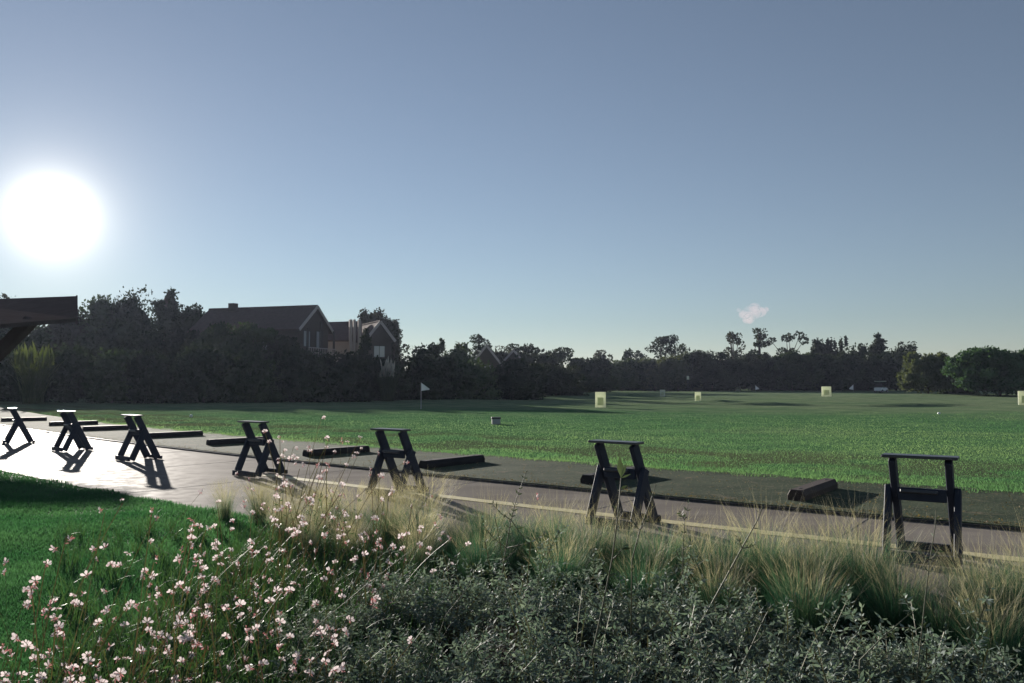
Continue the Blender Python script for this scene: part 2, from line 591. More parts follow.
def join(parts):
    """[(V,F,mi)] -> V, [F...], mi"""
    Vs, Fs, ms, b = [], [], [], 0
    for V, F, mi in parts:
        F = np.asarray(F)
        Vs.append(V); Fs.append(F + b); ms.append(np.full(len(F), mi)); b += len(V)
    return np.vstack(Vs), Fs, np.concatenate(ms)


def rand_dirs(n, rng=RNG):
    v = rng.normal(size=(n, 3))
    return v / np.linalg.norm(v, axis=1, keepdims=True)


# lawn blades (screen-uniform density) near the camera
def in_poly(X, Y, poly):
    c = np.zeros(X.shape, bool); n = len(poly)
    for i in range(n):
        (x1, y1), (x2, y2) = poly[i], poly[(i + 1) % n]
        k = ((y1 > Y) != (y2 > Y)) & (X < (x2 - x1) * (Y - y1) / (y2 - y1 + 1e-12) + x1)
        c ^= k
    return c


def lawn_blades():
    n = 330000
    px = RNG.uniform(-40, 330, n); py = RNG.uniform(462, 760, n)
    d = FPX * CAMH / (py - HOR)
    X = (px - CX) / FPX * d; Y = d
    X += RNG.normal(0, .03, n); Y += RNG.normal(0, .06, n)
    o = off_np(X, Y)
    k = (o < -PATH_W + .03 + .05 * np.sin(X * 5.)) & ~in_poly(X, Y, BED)
    # thin out the nearest rows, where a pixel covers little ground
    X, Y = X[k], Y[k]; n = len(X)
    base = np.stack([X, Y, np.full(n, lawn_z)], -1)
    ln_ = RNG.uniform(.025, .062, n) * (.8 + .5 * (np.sin(X * 2.1) * np.sin(Y * 1.7)))
    V, F, P = ribbons(base, RNG.uniform(0, 2 * math.pi, n), np.abs(ln_) + .012, RNG.uniform(.004, .008, n) * np.clip(Y / 6, .7, 2), np.abs(RNG.normal(.15, .2, n)), RNG.uniform(.1, 1.1, n), K=2)
    o = link('lawn_grass', np_mesh('lawn_grass', V, F), M['gr_blade'])
    tag(o, kind='stuff', label='short green lawn grass beside the path', cat='grass')


def field_blades():
    n = 400000
    px = RNG.uniform(-30, 1060, n); py = 412 + (RNG.uniform(0, 1, n) ** .8) * 122
    d = FPX * CAMH / (py - HOR)
    X = (px - CX) / FPX * d; Y = d + RNG.normal(0, .015 * d, n)
    o = off_np(X, Y)
    k = o > STRIP_W - .06 + .05 * np.sin(X * 4)
    X, Y, o = X[k], Y[k], o[k]
    # bare worn patches near the tee line
    k = RNG.uniform(size=len(X)) > worn_np(X, Y, o) * .62
    X, Y, o = X[k], Y[k], o[k]; n = len(X)
    base = np.stack([X, Y, hfield(X, Y) - .004], -1)
    edge = np.clip(1.6 - (o - STRIP_W) * .8, 0, 1)
    L = RNG.uniform(.018, .040, n) * (1 + .7 * edge)
    V, F, P = ribbons(base, RNG.uniform(0, 2 * math.pi, n), L, RNG.uniform(.005, .009, n) * np.clip(Y / 14, .8, 2.2), np.abs(RNG.normal(.1, .2, n)), RNG.uniform(.1, .9, n), K=2)
    o = link('field_grass', np_mesh('field_grass', V, F), M['field_blade'])
    tag(o, kind='stuff', label='short green field grass beyond the tee strip', cat='grass')


lawn_blades()
field_blades()

def litter():
    rng = np.random.default_rng(9)
    n = 5200
    px = rng.uniform(-20, 1050, n); x = np.empty(n)
    # spread along the strip, thicker at the kerb
    xs = rng.uniform(-20, 9, n); xs = 9 - (9 - xs) * rng.uniform(.15, 1, n)
    o = np.where(rng.uniform(size=n) < .5, np.abs(rng.normal(.05, .12, n)) + .03, rng.uniform(.05, STRIP_W, n))
    P = np.array([off(a, b) for a, b in zip(xs, o)])
    C = np.stack([P[:, 0], P[:, 1], np.full(n, .079)], -1)
    D = rand_dirs(n, rng); D[:, 2] = np.abs(D[:, 2]) * .35
    N = np.tile([0, 0, 1.], (n, 1)) + rng.normal(0, .4, (n, 3))
    V, F = leaf_cards(C, D, N, rng.uniform(.015, .05, n), rng.uniform(.006, .016, n))
    tag(link('dry_litter', np_mesh('dry_litter', V, F), M['dead_leaf']), 'dry leaf and grass litter strewn over the tee strip', 'litter', kind='stuff')
    # tufts creeping over the strip's far edge
    n = 9000
    xs = rng.uniform(-22, 9, n); o = STRIP_W - np.abs(rng.normal(0, .16, n)) + .1 * np.sin(xs * 5)
    P = np.array([off(a, b) for a, b in zip(xs, o)])
    C = np.stack([P[:, 0], P[:, 1], np.full(n, .07)], -1)
    V, F, _ = ribbons(C, rng.uniform(0, 6.28, n), rng.uniform(.02, .07, n), rng.uniform(.006, .011, n), np.abs(rng.normal(.2, .3, n)), rng.uniform(.1, 1, n), K=2, rng=rng)
    tag(link('edge_grass', np_mesh('edge_grass', V, F), M['field_blade']), 'ragged grass creeping over the edge of the tee strip', 'grass', kind='stuff')


litter()

# ------------------------------------------------------------------ bag stands
H_ST = .935


def make_stand():
    """local x runs along the path, +y towards the field"""
    root = empty('bag_stand')
    W = .225                     # half spacing of the two sides
    yl, ys, yt = .26, -.30, -.19  # long foot, short foot, top of long leg
    for s in (-1, 1):
        x = s * W
        b = MB().bar((x, yl, .03), (x, yt, H_ST - .03), .058, .13, up=(0, 1, .45), bev=.006)
        b.build('leg', M['stand'], root)
        hj = .60
        yj = yl + (yt - yl) * (hj - .03) / (H_ST - .06)
        b = MB().bar((x + s * .056, ys, .03), (x + s * .056, yj, hj + .03), .054, .115, up=(0, 1, -.4), bev=.006)
        b.build('strut', M['stand'], root)
    MB().box((0, yt, H_ST - .012), (.61, .20, .026), None, .006).build('top_plank', M['stand_top'], root)
    hc = .575; yc = yl + (yt - yl) * (hc - .03) / (H_ST - .06)
    cb = MB().box((0, yc - .085, hc), (.395, .04, .115), None, .006).build('crossbar', M['stand'], root)
    MB().box((-.02, yc - .13, hc + .03), (.30, .055, .03), Matrix.Rotation(R(-18), 3, 'X'), .005).build('ledge', M['stand_top'], cb)
    MB().box((0, ys - .055, .055), (.60, .045, .09), None, .006).build('foot_rail', M['stand'], root)
    MB().box((0, yl + .06, .045), (.56, .04, .07), None, .006).build('foot_rail', M['stand'], root)
    bp = MB()
    bp.tube([(W + .09, ys, .56), (W + .105, ys, .56)], .014, 8)
    return root


stand0 = make_stand()
STANDS = [
    (925, 557.5, 'black timber bag stand nearest the camera, straddling the yellow line at the path edge', 2),
    (625, 523.5, 'black bag stand with green weed tip rising in front, second along the path', -2),
    (399, 493.5, 'black bag stand behind pale flowers and blond grass, third along the path', 3),
    (261.5, 475, 'black bag stand among flower heads, fourth along the path from the near end', 5),
    (140, 459.7, 'dark bag stand with two long parallel leg shadows on bright concrete', 1),
    (73.5, 450.5, 'dark bag stand with gleaming top, next to last of the far path row', 1),
    (19.5, 443, 'dark bag stand with gleaming top, farthest of all along the path', -12),
]
for i, (px, py, lab, dr) in enumerate(STANDS):
    p = G(px, py, .03)
    x, o, hd = frame_at(p)
    s = stand0 if i == 0 else copy_tree(stand0)
    s.location = p; s.rotation_euler = (0, 0, hd + R(dr))
    tag(s, lab, 'bag stand', 'bag stands along the path')

# ------------------------------------------------------------------ tee dividers
DIV = [
    ((793, 503), (833, 486), 'brown topped timber tee divider on the strip, nearest of the row', 1),
    ((585, 487), (637, 473), 'dark timber tee divider seen behind the second bag stand', 0),
    ((422, 469), (481, 461), 'dark timber tee divider just past the third bag stand', 0),
    ((306, 457), (366, 451), 'dark timber tee divider between the third and fourth bag stands', 0),
    ((210, 446), (264, 440.8), 'dark timber tee divider meeting the fourth bag stand', 0),
    ((148, 438.6), (199, 434.6), 'thin looking dark tee divider just past the stand with long shadows', 0),
    ((87, 431.3), (131, 428.2), 'dark tee divider running behind the stand with long shadows', 0),
    ((48, 426.2), (98, 423.6), 'dark tee divider running behind the next to last stand', 0),
    ((-6, 421.8), (50, 420), 'dark tee divider with gleaming top behind the farthest stand', 0),
]


def make_divider(matt):
    root = empty('tee_divider')
    # chamfered half-log beam, local y runs across the strip
    sec = [(-.11, 0), (.11, 0), (.115, .07), (.075, .14), (-.075, .14), (-.115, .07)]
    L = 1.62; mb = MB(); k = len(sec)
    V = []
    for y, sc, in ((-L / 2, .93), (-L / 2 + .02, 1), (0, 1.0), (L / 2 - .02, 1), (L / 2, .93)):
        V += [(a * sc, y, b * sc) for a, b in sec]
    F = [(i * k + j, i * k + (j + 1) % k, (i + 1) * k + (j + 1) % k, (i + 1) * k + j)[::-1] for i in range(4) for j in range(k)]
    F += [tuple(range(k)), tuple(range(4 * k, 5 * k))[::-1]]
    mb.add(V, F)
    mb.build('beam', matt, root)
    for y in (-.6, .6):
        MB().tube([(0, y, .138), (0, y, .146)], .022, 8).build('bolt', M['dark_metal'], root)
    return root


dv = {0: None, 1: None}
for (a, b, lab, kind) in DIV:
    A, B = G(*a, .075), G(*b, .075)
    c = (A + B) / 2; x, o, hd = frame_at(c)
    c = Vector((*off(x, max(1.25, min(o, 2.1))), .0735))
    if dv[kind] is None:
        dv[kind] = r = make_divider(M['divider_brown'] if kind else M['divider'])
    else: r = copy_tree(dv[kind])
    r.location = c; r.rotation_euler = (0, 0, hd + R(random.uniform(-2, 2)))
    tag(r, lab, 'tee divider', 'tee divider beams on the turf strip')

# ------------------------------------------------------------------ things out on the field
def on_field(px, py):
    p = G(px, py)
    for _ in range(6): p = G(px, py, hz(p.x, p.y))
    return p


def target_board(px, top, bot, wpx, lab, d=None, mark=True):
    p = on_field(px, bot)
    if d: p = AT(px, bot, d); p.z = hz(p.x, p.y)
    D = p.y; h = (bot - top) * D / FPX; w = wpx * D / FPX
    r = empty('target_board', p, -math.atan2(p.x, p.y) * .9, lab, 'target board', 'target boards on the driving range')
    t = min(.3, w * .3)
    MB().box((0, 0, h / 2), (w, t, h), None, .02).build('panel', M['board_white'], r)
    if mark:
        MB().box((0, -t / 2 - .003, h * .40), (w * .55, .006, h * .5), None, 0).build('marking', M['board_mark'], r)
    for s in (-1, 1):
        MB().box((s * w * .35, t / 2 + .04, h * .2), (.05, .08, h * .4)).build('leg', M['pole'], r)
    return r


target_board(600.5, 392, 407.5, 10.5, 'white target board with faint yellow panel, tallest one on the mid field')
target_board(698, 392, 402, 6, 'narrow white target board on olive turf between two farther boards', mark=True)
target_board(662.5, 389.8, 396.5, 5.2, 'small white target board at the edge of the tree shade')
target_board(738, 384.6, 390.6, 4.3, 'greyish target board standing in deep shade under the dark hedge', d=150, mark=False)
target_board(826.5, 386.5, 396.5, 9, 'white target board with yellow patch near the golf cart')
target_board(1026, 391, 405, 13, 'white target board cut by the picture edge below the big round pine')


def flag(px, top, bot, lab, d=None, size=1., direction=1, fh=.40):
    p = on_field(px, bot)
    if d: p = AT(px, bot, d); p.z = hz(p.x, p.y)
    h = (bot - top) * p.y / FPX
    r = empty('flag_pole', p, 0, lab, 'golf flag', 'golf flags on the driving range')
    MB().tube([(0, 0, 0), (0, 0, h)], [.022, .016], 8).build('pole', M['pole'], r)
    n = 8; V = []; w = .62 * size; f = fh * size
    for i in range(n + 1):
        t = i / n; y = .05 * math.sin(t * 5) * t
        z1 = h - .02 - t * f * .72; z0 = h - f + t * f * .12
        if z0 > z1: z0 = z1
        V += [(direction * t * w, y, z1), (direction * t * w, y, z0)]
    Vb = [(a, b + .012, c) for a, b, c in V]
    F = [(2 * i, 2 * i + 1, 2 * i + 3, 2 * i + 2) for i in range(n)]
    m0 = MB(); m0.add(V, F); m0.add(Vb, [f_[::-1] for f_ in F])
    m0.build('flag', M['white'], r)


flag(421, 382.5, 409, 'white pennant on a thin pole in front of the shaded hedge', size=.85, fh=.62)
flag(755.5, 384, 391.2, 'tiny white flag on the far turf before the dark hedge', d=140, size=1.0, fh=.8, direction=1)
flag(853.5, 384.3, 391.8, 'small white flag near the golf cart on the far turf', d=140, size=1.2, fh=.8, direction=-1)

# golf cart
p = AT(881, 391.5, 133); p.z = hz(p.x, p.y)
r = empty('golf_cart', p, R(38), 'white golf cart with flat roof parked before the dark hedge', 'golf cart')
b = MB()
prof = [(-1.15, .28), (-1.15, .78), (-.55, .84), (-.5, .5), (.35, .42), (.55, .82), (1.0, .74), (1.22, .5), (1.22, .28)]
V = [(x, -.58, z) for x, z in prof] + [(x, .58, z) for x, z in prof]; k = len(prof)
b.add(V, [tuple(range(k)), tuple(range(k, 2 * k))[::-1]] + [(i, i + k, (i + 1) % k + k, (i + 1) % k) for i in range(k)])
b.build('body', M['white'], r)
MB().box((-.12, 0, 1.86), (1.75, 1.2, .09), None, .03).build('roof', M['board_white'], r)
for x in (-.85, .62):
    for y in (-.52, .52):
        MB().bar((x + (.2 if x > 0 else -.05), y, .7), (x, y, 1.84), .05, .05).build('post', M['dark_metal'], r)
for x in (-.72, .85):
    for y in (-.6, .6):
        w = MB().tube([(x, y - .09, .24), (x, y + .09, .24)], .24, 14).build('wheel', M['rubber'], r)
        MB().tube([(x, y - .1, .24), (x, y + .1, .24)], .12, 10).build('rim', M['pole'], w)
MB().box((-.38, 0, .9), (.5, 1.05, .14), None, .04).build('seat', M['frame_dark'], r)
MB().box((-.66, 0, 1.15), (.12, 1.05, .45), None, .04).build('backrest', M['frame_dark'], r)

# small dark box on the mid field
p = on_field(496, 424.3)
r = empty('storage_box', p, R(4), 'small black lidded box standing alone on the bright green turf', 'box')
MB().box((0, 0, .11), (.33, .26, .22), None, .012).build('body', M['pole'], r)
MB().box((0, 0, .25), (.37, .30, .075), None, .012).build('lid', M['dark_metal'], r)

# stray balls and tee markers
for px, py, rad, lab in ((191, 417.3, .085, 'white ball marker on the turf near the shade edge, behind the dividers'),
                         (939, 414.5, .075, 'white ball marker lying on the turf below the long bunker'),
                         (58, 411.5, .08, 'white ball marker on the turf beyond the farthest stands')):
    p = on_field(px, py)
    me = bpy.data.meshes.new('ball_marker')
    mb = MB(); rings = [(0, .0), (.5, .1), (.87, .35), (1, .75), (.87, 1.2), (.5, 1.5), (.05, 1.62)]
    V, F = [], []
    for rr, z in rings: V += [(rr * rad * math.cos(t * math.pi / 5), rr * rad * math.sin(t * math.pi / 5), z * rad) for t in range(10)]
    for i in range(6): F += [(i * 10 + j, i * 10 + (j + 1) % 10, (i + 1) * 10 + (j + 1) % 10, (i + 1) * 10 + j) for j in range(10)]
    mb.add(V, F)
    o = mb.build('ball_marker', M['white'], smooth=True); o.location = p
    tag(o, lab, 'ball marker', 'white ball markers on the range')

# small white sign in front of the far hedge
p = AT(688, 391, 140); p.z = hz(p.x, p.y)
r = empty('white_sign', p, 0, 'tiny white sign plate on a post against the dark hedge', 'sign')
MB().tube([(0, 0, 0), (0, 0, 2.1)], .04, 8).build('post', M['dark_metal'], r)
MB().box((0, -.06, 2.4), (.42, .05, .65), None, .01).build('plate', M['board_white'], r)

# ------------------------------------------------------------------ shelter at the left edge
NR, FR = AT(77, 318, 29.1), AT(77, 296, 38.5)
FL, NL = AT(-60, 301, 52), AT(-60, 329, 24.6)  # roof corners skewed in depth to shape its shadow on the lawn
root = empty('wooden_shelter', (AT(-40, 400, 32).x, 32, 0), 0, 'dark timber shelter with sloping slab roof and thick diagonal brace', 'shelter')
L0 = Vector(root.location)
mb = MB()
th = Vector((0, 0, .14))
top = [NR, FR, FL, NL]
V = [v - L0 for v in top] + [v - th - L0 for v in top]
mb.add(V, [(0, 1, 2), (0, 2, 3), (6, 5, 4), (7, 6, 4), (0, 4, 5, 1), (1, 5, 6, 2), (2, 6, 7, 3), (3, 7, 4, 0)])
roof = mb.build('roof', M['old_timber'], root)
mb = MB()
mb.bar(NR - L0 + Vector((0.02, -.06, -.1)), FR - L0 + Vector((.02, -.05, -.1)), .07, .26)
mb.build('fascia', M['old_timber'], roof)
mb = MB().bar(AT(32, 320, 29.5) - L0, AT(-34, 385, 29.5) - L0, .42, .42, up=(0, 1, 0), bev=.03)
mb.build('brace', M['old_timber'], root)
pp = AT(-40, 350, 29.5)
MB().box((pp.x - L0.x, pp.y - L0.y, 2.1), (.4, .4, 4.2), None, .03).build('post', M['old_timber'], root)


# ------------------------------------------------------------------ houses
def gable_house(name, apex_px, apex_py, d, ridge_dir, ridge_len, half, rise, lab, roofm, wallm, windows, overhang=.5, depth_wall=.25, extra=None):
    A = AT(apex_px, apex_py, d)
    e = Vector((*ridge_dir, 0)).normalized()
    p = Vector((-e.y, e.x, 0))
    if p.y > 0: p = -p           # towards the camera
    rz = math.atan2(-e.y, -e.x)  # local +x = gable outward normal
    H = A.z; eave = H - rise
    root = empty(name, (A.x, A.y, 0), rz, lab, 'house')
    # local frame: x outwards along -e, y = left of it
    Ly = 1 if Vector((-math.sin(rz), math.cos(rz), 0)).dot(p) > 0 else -1
    hw = half - overhang
    we = H - rise * hw / half - .18
    mb = MB()
    x0, x1 = -ridge_len + .4, -overhang
    sec = [(-hw, 0), (hw, 0), (hw, we), (0, H - .22), (-hw, we)]
    V = [(x1, y, z) for y, z in sec] + [(x0, y, z) for y, z in sec]
    mb.add(V, [(0, 1, 2, 3, 4), (9, 8, 7, 6, 5)] + [(i, i + 5, (i + 1) % 5 + 5, (i + 1) % 5) for i in range(5)])
    mb.build('wall', wallm, root)
    mb = MB()
    for s in (-1, 1):
        t = .16
        V = []
        for x in (0, -ridge_len):
            V += [(x, 0, H), (x, s * half, eave), (x, s * half, eave - t), (x, 0, H - t)]
        f = [(0, 1, 2, 3), (7, 6, 5, 4), (0, 4, 5, 1), (1, 5, 6, 2), (2, 6, 7, 3)]
        mb.add(V, f if s < 0 else [q[::-1] for q in f])
    rf = mb.build('roof', roofm, root)
    for s in (-1, 1):
        MB().bar((.05, 0, H - .08), (.05, s * half, eave - .08), .10, .34).build('bargeboard', M['pale_board'], rf)
    MB().tube([(.0, 0, H + .02), (-ridge_len, 0, H + .02)], .13, 8).build('ridge_cap', roofm, rf)
    for (y, z0, w, h) in windows:
        fr = MB()
        xx = x1 + .03
        for (yy, zz, a, b_) in ((y, z0 + h, w + .2, .1), (y, z0, w + .2, .1)): fr.box((xx, yy, zz), (.1, a, b_))
        for s in (-1, 0, 1): fr.box((xx, y + s * w / 2, z0 + h / 2), (.08, .1 if s else .05, h - .1))
        f_ = fr.build('window', M['frame_dark'], root)
        MB().box((x1 + .004, y, z0 + h / 2), (.02, w, h)).build('pane', M['glass'], f_)
    return root, H, eave, x1, Ly, hw


HOUSE1 = gable_house('gabled_house', 317.5, 306, 96, (-.954, .298), 15.5, 3.9, 3.0,
                     'large brown house with long tiled roof and open gable end above the hedge', M['roof_tile'], M['house_wall'],
                     [(-1.5, 6.0, 1.5, 1.9), (1.3, 5.9, 1.5, 2.1)])
h1, H, eave, x1, Ly, hw = HOUSE1
MB().box((x1 + .7, 0, 5.0), (1.3, 6.2, .16)).build('balcony', M['frame_dark'], h1)
rl = MB()
rl.box((x1 + 1.3, 0, 5.85), (.07, 6.2, .09)); rl.box((x1 + 1.3, 0, 5.3), (.05, 6.2, .06))
for k in range(13): rl.box((x1 + 1.3, -3.05 + k * .508, 5.45), (.045, .05, .75))
rl.build('railing', M['pale_board'], h1)
for y in (-3.0, 0, 3.0):
    MB().box((x1 + 1.05, y, 6.6 if y else 7.1), (.2, .2, 3.0 if y else 4.0)).build('post', M['frame_dark'], h1)
MB().box((-11.5, -.6 * Ly * -1, H + .1), (.9, .8, 1.0), None, .03).build('chimney', M['house_wall'], h1)
for x in (-4.6, -7.8, -11):
    f_ = MB().box((x, Ly * (hw + .03), 6.3), (1.3, .1, 1.5)).build('window', M['frame_dark'], h1)
    MB().box((x, Ly * (hw + .085), 6.3), (1.1, .02, 1.3)).build('pane', M['glass'], f_)

HOUSE2 = gable_house('gabled_house', 380.5, 321, 102, (-.45, .89), 10, 2.0, 2.5,
                     'pale rendered house with twin chimneys and a small pointed gable', M['roof_tile'], M['house_wall'],
                     [(0, 5.0, 1.5, 1.5)], overhang=.4)
h2, H, eave, x1, Ly, hw = HOUSE2
# low wing to the left with its own roof and two chimney stacks
inv = Matrix.Translation(h2.location) @ Matrix.Rotation(h2.rotation_euler.z, 4, 'Z')
inv = inv.inverted()
def to2(p): return inv @ Vector(p)
a, b = AT(326, 322, 108), AT(362, 321, 108)
c_, d_ = AT(326, 340, 104), AT(362, 340, 104)
mb = MB(); t = Vector((0, 0, -.2))
V = [to2(q) for q in (a, b, d_, c_)] + [to2(q + t) for q in (a, b, d_, c_)]
mb.add(V, [(0, 1, 2, 3), (7, 6, 5, 4), (0, 4, 5, 1), (1, 5, 6, 2), (2, 6, 7, 3), (3, 7, 4, 0)][::1])
mb.build('roof', M['roof_tile'], h2)
q0, q1 = AT(327, 340, 105), AT(361, 340, 105)
mb = MB(); z1 = q0.z - .1
V = [to2(q) for q in ((q0.x, 105, 0), (q1.x, 105, 0), (q1.x, 105, z1), (q0.x, 105, z1), (q0.x, 111, 0), (q1.x, 111, 0), (q1.x, 111, z1 + 1.6), (q0.x, 111, z1 + 1.6))]
mb.add(V, [(0, 1, 2, 3), (5, 4, 7, 6), (4, 0, 3, 7), (1, 5, 6, 2), (3, 2, 6, 7)])
mb.build('wing_wall', M['pale_wall'], h2)
for px, w in ((350.5, 2.6), (354.2, 2.2), (359.3, 2.6)):
    tp = AT(px, 319.5, 103); lw = AT(px, 352, 103)
    MB().bar(to2(lw), to2(tp), w * 103 / 800, .5, up=(1, 0, 0), bev=.03).build('chimney', M['chimney'], h2)

gable_house('gabled_house', 486.5, 345, 128, (-.02, 1), 9, 2.6, 3.3,
            'dark house with white edged pointed gable half hidden in trees', M['frame_dark'], M['house_wall'], [(.2, 2.2, 1.2, 2.4)], overhang=.5)
gable_house('gabled_house', 513.5, 350, 136, (.02, 1), 8, 2.6, 2.8,
            'dark house with a low pointed gable beside the loose trees', M['frame_dark'], M['house_wall'], [], overhang=.5)


# ------------------------------------------------------------------ trees
def crown_mesh(name, lobes, leaf, dens, rng, mat_n=1, core=True, droop=0.):
    """lobes: (cx,cy,cz, rx,ry,rz). leafy clumps on and inside every lobe's shell, dark core kept inside"""
    parts = []
    for (cx, cy, cz, rx, ry, rz) in lobes:
        area = 4 * math.pi * ((rx * ry) ** 1.6 / 3 + (rx * rz) ** 1.6 / 3 + (ry * rz) ** 1.6 / 3) ** (1 / 1.6)
        n = max(30, int(area / leaf ** 2 * dens))
        u = rand_dirs(n, rng)
        rad = rng.uniform(.62, 1.06, n) ** .7
        # ragged outline
        ph = rng.uniform(0, 6, 3)
        wob = 1 + .13 * np.sin(u[:, 0] * 5 + ph[0]) * np.sin(u[:, 1] * 6 + ph[1]) + .08 * np.sin(u[:, 2] * 9 + ph[2])
        C = u * (rad * wob)[:, None] * np.array([rx, ry, rz]) + np.array([cx, cy, cz])
        D = u * .7 + rand_dirs(n, rng) * .9 + np.array([0, 0, .35 - droop])
        N = rand_dirs(n, rng)
        s = rng.uniform(.6, 1.35, n) * leaf
        parts.append((*leaf_cards(C - D / np.linalg.norm(D, axis=1, keepdims=True) * (s * .4)[:, None], D, N, s, s * rng.uniform(.5, .9, n)), 0))
        if core:
            m_, k_ = 7, 10
            V = []
            for i in range(m_ + 1):
                for j in range(k_):
                    th_, ph_ = math.pi * i / m_, 2 * math.pi * j / k_
                    q = .66 + .1 * math.sin(3 * ph_ + i)
                    V.append((cx + rx * q * math.sin(th_) * math.cos(ph_), cy + ry * q * math.sin(th_) * math.sin(ph_), cz + rz * q * math.cos(th_)))
            F = [(i * k_ + j, (i + 1) * k_ + j, (i + 1) * k_ + (j + 1) % k_, i * k_ + (j + 1) % k_) for i in range(m_) for j in range(k_)]
            parts.append((np.array(V), np.array(F), 0))
    V, F, mi = join(parts)
    return np_mesh(name, V, F, None)


def limbs(root, h0, lobes, r0, rng, lean=0., upto=.55):
    mb = MB()
    tops = sorted(lobes, key=lambda l: -l[2])
    hub = Vector((lean * h0, 0, h0))
    mb.tube([(0, 0, -.2), (lean * h0 * .3, .04 * r0, h0 * .45), hub], [r0 * 1.25, r0, r0 * .75], 8)
    for l in tops[:7]:
        e = Vector(l[:3])
        mid = (hub + e) / 2 + Vector((rng.uniform(-.2, .2), rng.uniform(-.2, .2), -.12 * (e - hub).length))
        mb.tube([hub - Vector((0, 0, .15)), mid, e], [r0 * .5, r0 * .32, r0 * .12], 6)
    mb.build('trunk', M['bark'], root, True)


def make_lobes(kind, w, h, dep, rng):
    """lobes fill width w, height h, depth dep, base at z=0"""
    L = []
    if kind == 'mass':           # dense to the ground
        L.append((0, 0, h * .42, w * .42, dep * .42, h * .46))
        for sx in (-.33, -.11, .11, .33):
            L.append((sx * w, rng.uniform(-.2, .2) * dep, h * .12, w * .17, dep * .2, h * .17))
        for _ in range(9):
            a = rng.uniform(0, 6.28); q = rng.uniform(.35, .8); z = rng.uniform(.18, .86)
            k = math.sqrt(max(.1, 1 - (abs(z - .4) / .62) ** 2))
            s = rng.uniform(.16, .27)
            L.append((math.cos(a) * w * .5 * q * k, math.sin(a) * dep * .5 * q * k, z * h * .92, w * s, dep * s, h * s * .8))
    elif kind == 'round':        # rounded crown, clear stem
        L.append((0, 0, h * .58, w * .40, dep * .40, h * .34))
        for _ in range(12):
            a = rng.uniform(0, 6.28); q = rng.uniform(.5, .95); z = rng.uniform(.32, .9)
            k = math.sqrt(max(.12, 1 - (abs(z - .58) / .42) ** 2)); s = rng.uniform(.13, .22)
            L.append((math.cos(a) * w * .5 * q * k, math.sin(a) * dep * .5 * q * k, z * h, w * s, dep * s, h * s * .7))
    elif kind == 'dome':         # broad dome nearly to the ground, short stem
        L.append((0, 0, h * .50, w * .45, dep * .45, h * .45))
        for _ in range(36):
            a = rng.uniform(0, 6.28); q = rng.uniform(.72, .97); z = rng.uniform(.16, .92)
            k = math.sqrt(max(.12, 1 - (abs(z - .45) / .56) ** 2)); s = rng.uniform(.085, .145)
            L.append((math.cos(a) * w * .5 * q * k, math.sin(a) * dep * .5 * q * k, z * h, w * s, dep * s, h * s * 1.1))
    elif kind == 'loose':        # open crown of separate tufts
        for _ in range(21):
            a = rng.uniform(0, 6.28); q = rng.uniform(.0, .95); z = rng.uniform(.42, .95)
            k = math.sqrt(max(.12, 1 - (abs(z - .68) / .4) ** 2)); s = rng.uniform(.10, .18)
            L.append((math.cos(a) * w * .5 * q * k, math.sin(a) * dep * .5 * q * k, z * h, w * s * 1.1, dep * s * 1.1, h * s * .55))
    elif kind == 'umbrella':     # flat topped tufts on bare limbs
        n = max(3, int(w / 1.6))
        for i in range(n):
            x = (i + .5) / n * w - w / 2 + rng.uniform(-.2, .2)
            z = h * (.93 - .10 * (2 * x / w) ** 2 + rng.uniform(-.035, .035)); s = w / n * rng.uniform(.55, .72)
            L.append((x, rng.uniform(-.25, .25) * dep, z, s, s * 1.2, h * .065))
        for _ in range(n):
            L.append((rng.uniform(-.3, .3) * w, rng.uniform(-.3, .3) * dep, h * rng.uniform(.5, .72), w * .13, w * .13, h * .08))
    elif kind == 'tall':         # narrow, tiered, bare between tiers
        for z, s in ((.95, .22), (.86, .34), (.74, .40), (.60, .30), (.52, .42), (.40, .36)):
            for _ in range(2):
                L.append((rng.uniform(-.25, .25) * w, rng.uniform(-.25, .25) * dep, h * z, w * s * .8, w * s * .8, h * .05))
    elif kind == 'conifer':
        for i in range(9):
            t = i / 8 * .86; z = .16 + .78 * i / 8; s = (1 - t) ** .75 * .46 + .11
            for _ in range(3 if t < .8 else 1):
                a = rng.uniform(0, 6.28)
                L.append((math.cos(a) * w * s * .45, math.sin(a) * dep * s * .45, h * z, w * s * .62, dep * s * .62, h * .065))
    elif kind == 'spiky':        # upright sprays
        L.append((0, 0, h * .4, w * .42, dep * .42, h * .36))
        for _ in range(7):
            x = rng.uniform(-.42, .42) * w
            L.append((x, rng.uniform(-.3, .3) * dep, h * rng.uniform(.72, .84), w * .09, w * .09, h * .12))
    xm = max(max(abs(l[0] - l[3]), abs(l[0] + l[3])) for l in L)
    ym = max(max(abs(l[1] - l[4]), abs(l[1] + l[4])) for l in L)
    zm = max(l[2] + l[5] for l in L)
    a, b, c = w * .5 / xm, dep * .5 / ym, h * .985 / zm
    return [(x * a, y * b, z * c, p * a, q * b, r * c) for x, y, z, p, q, r in L]


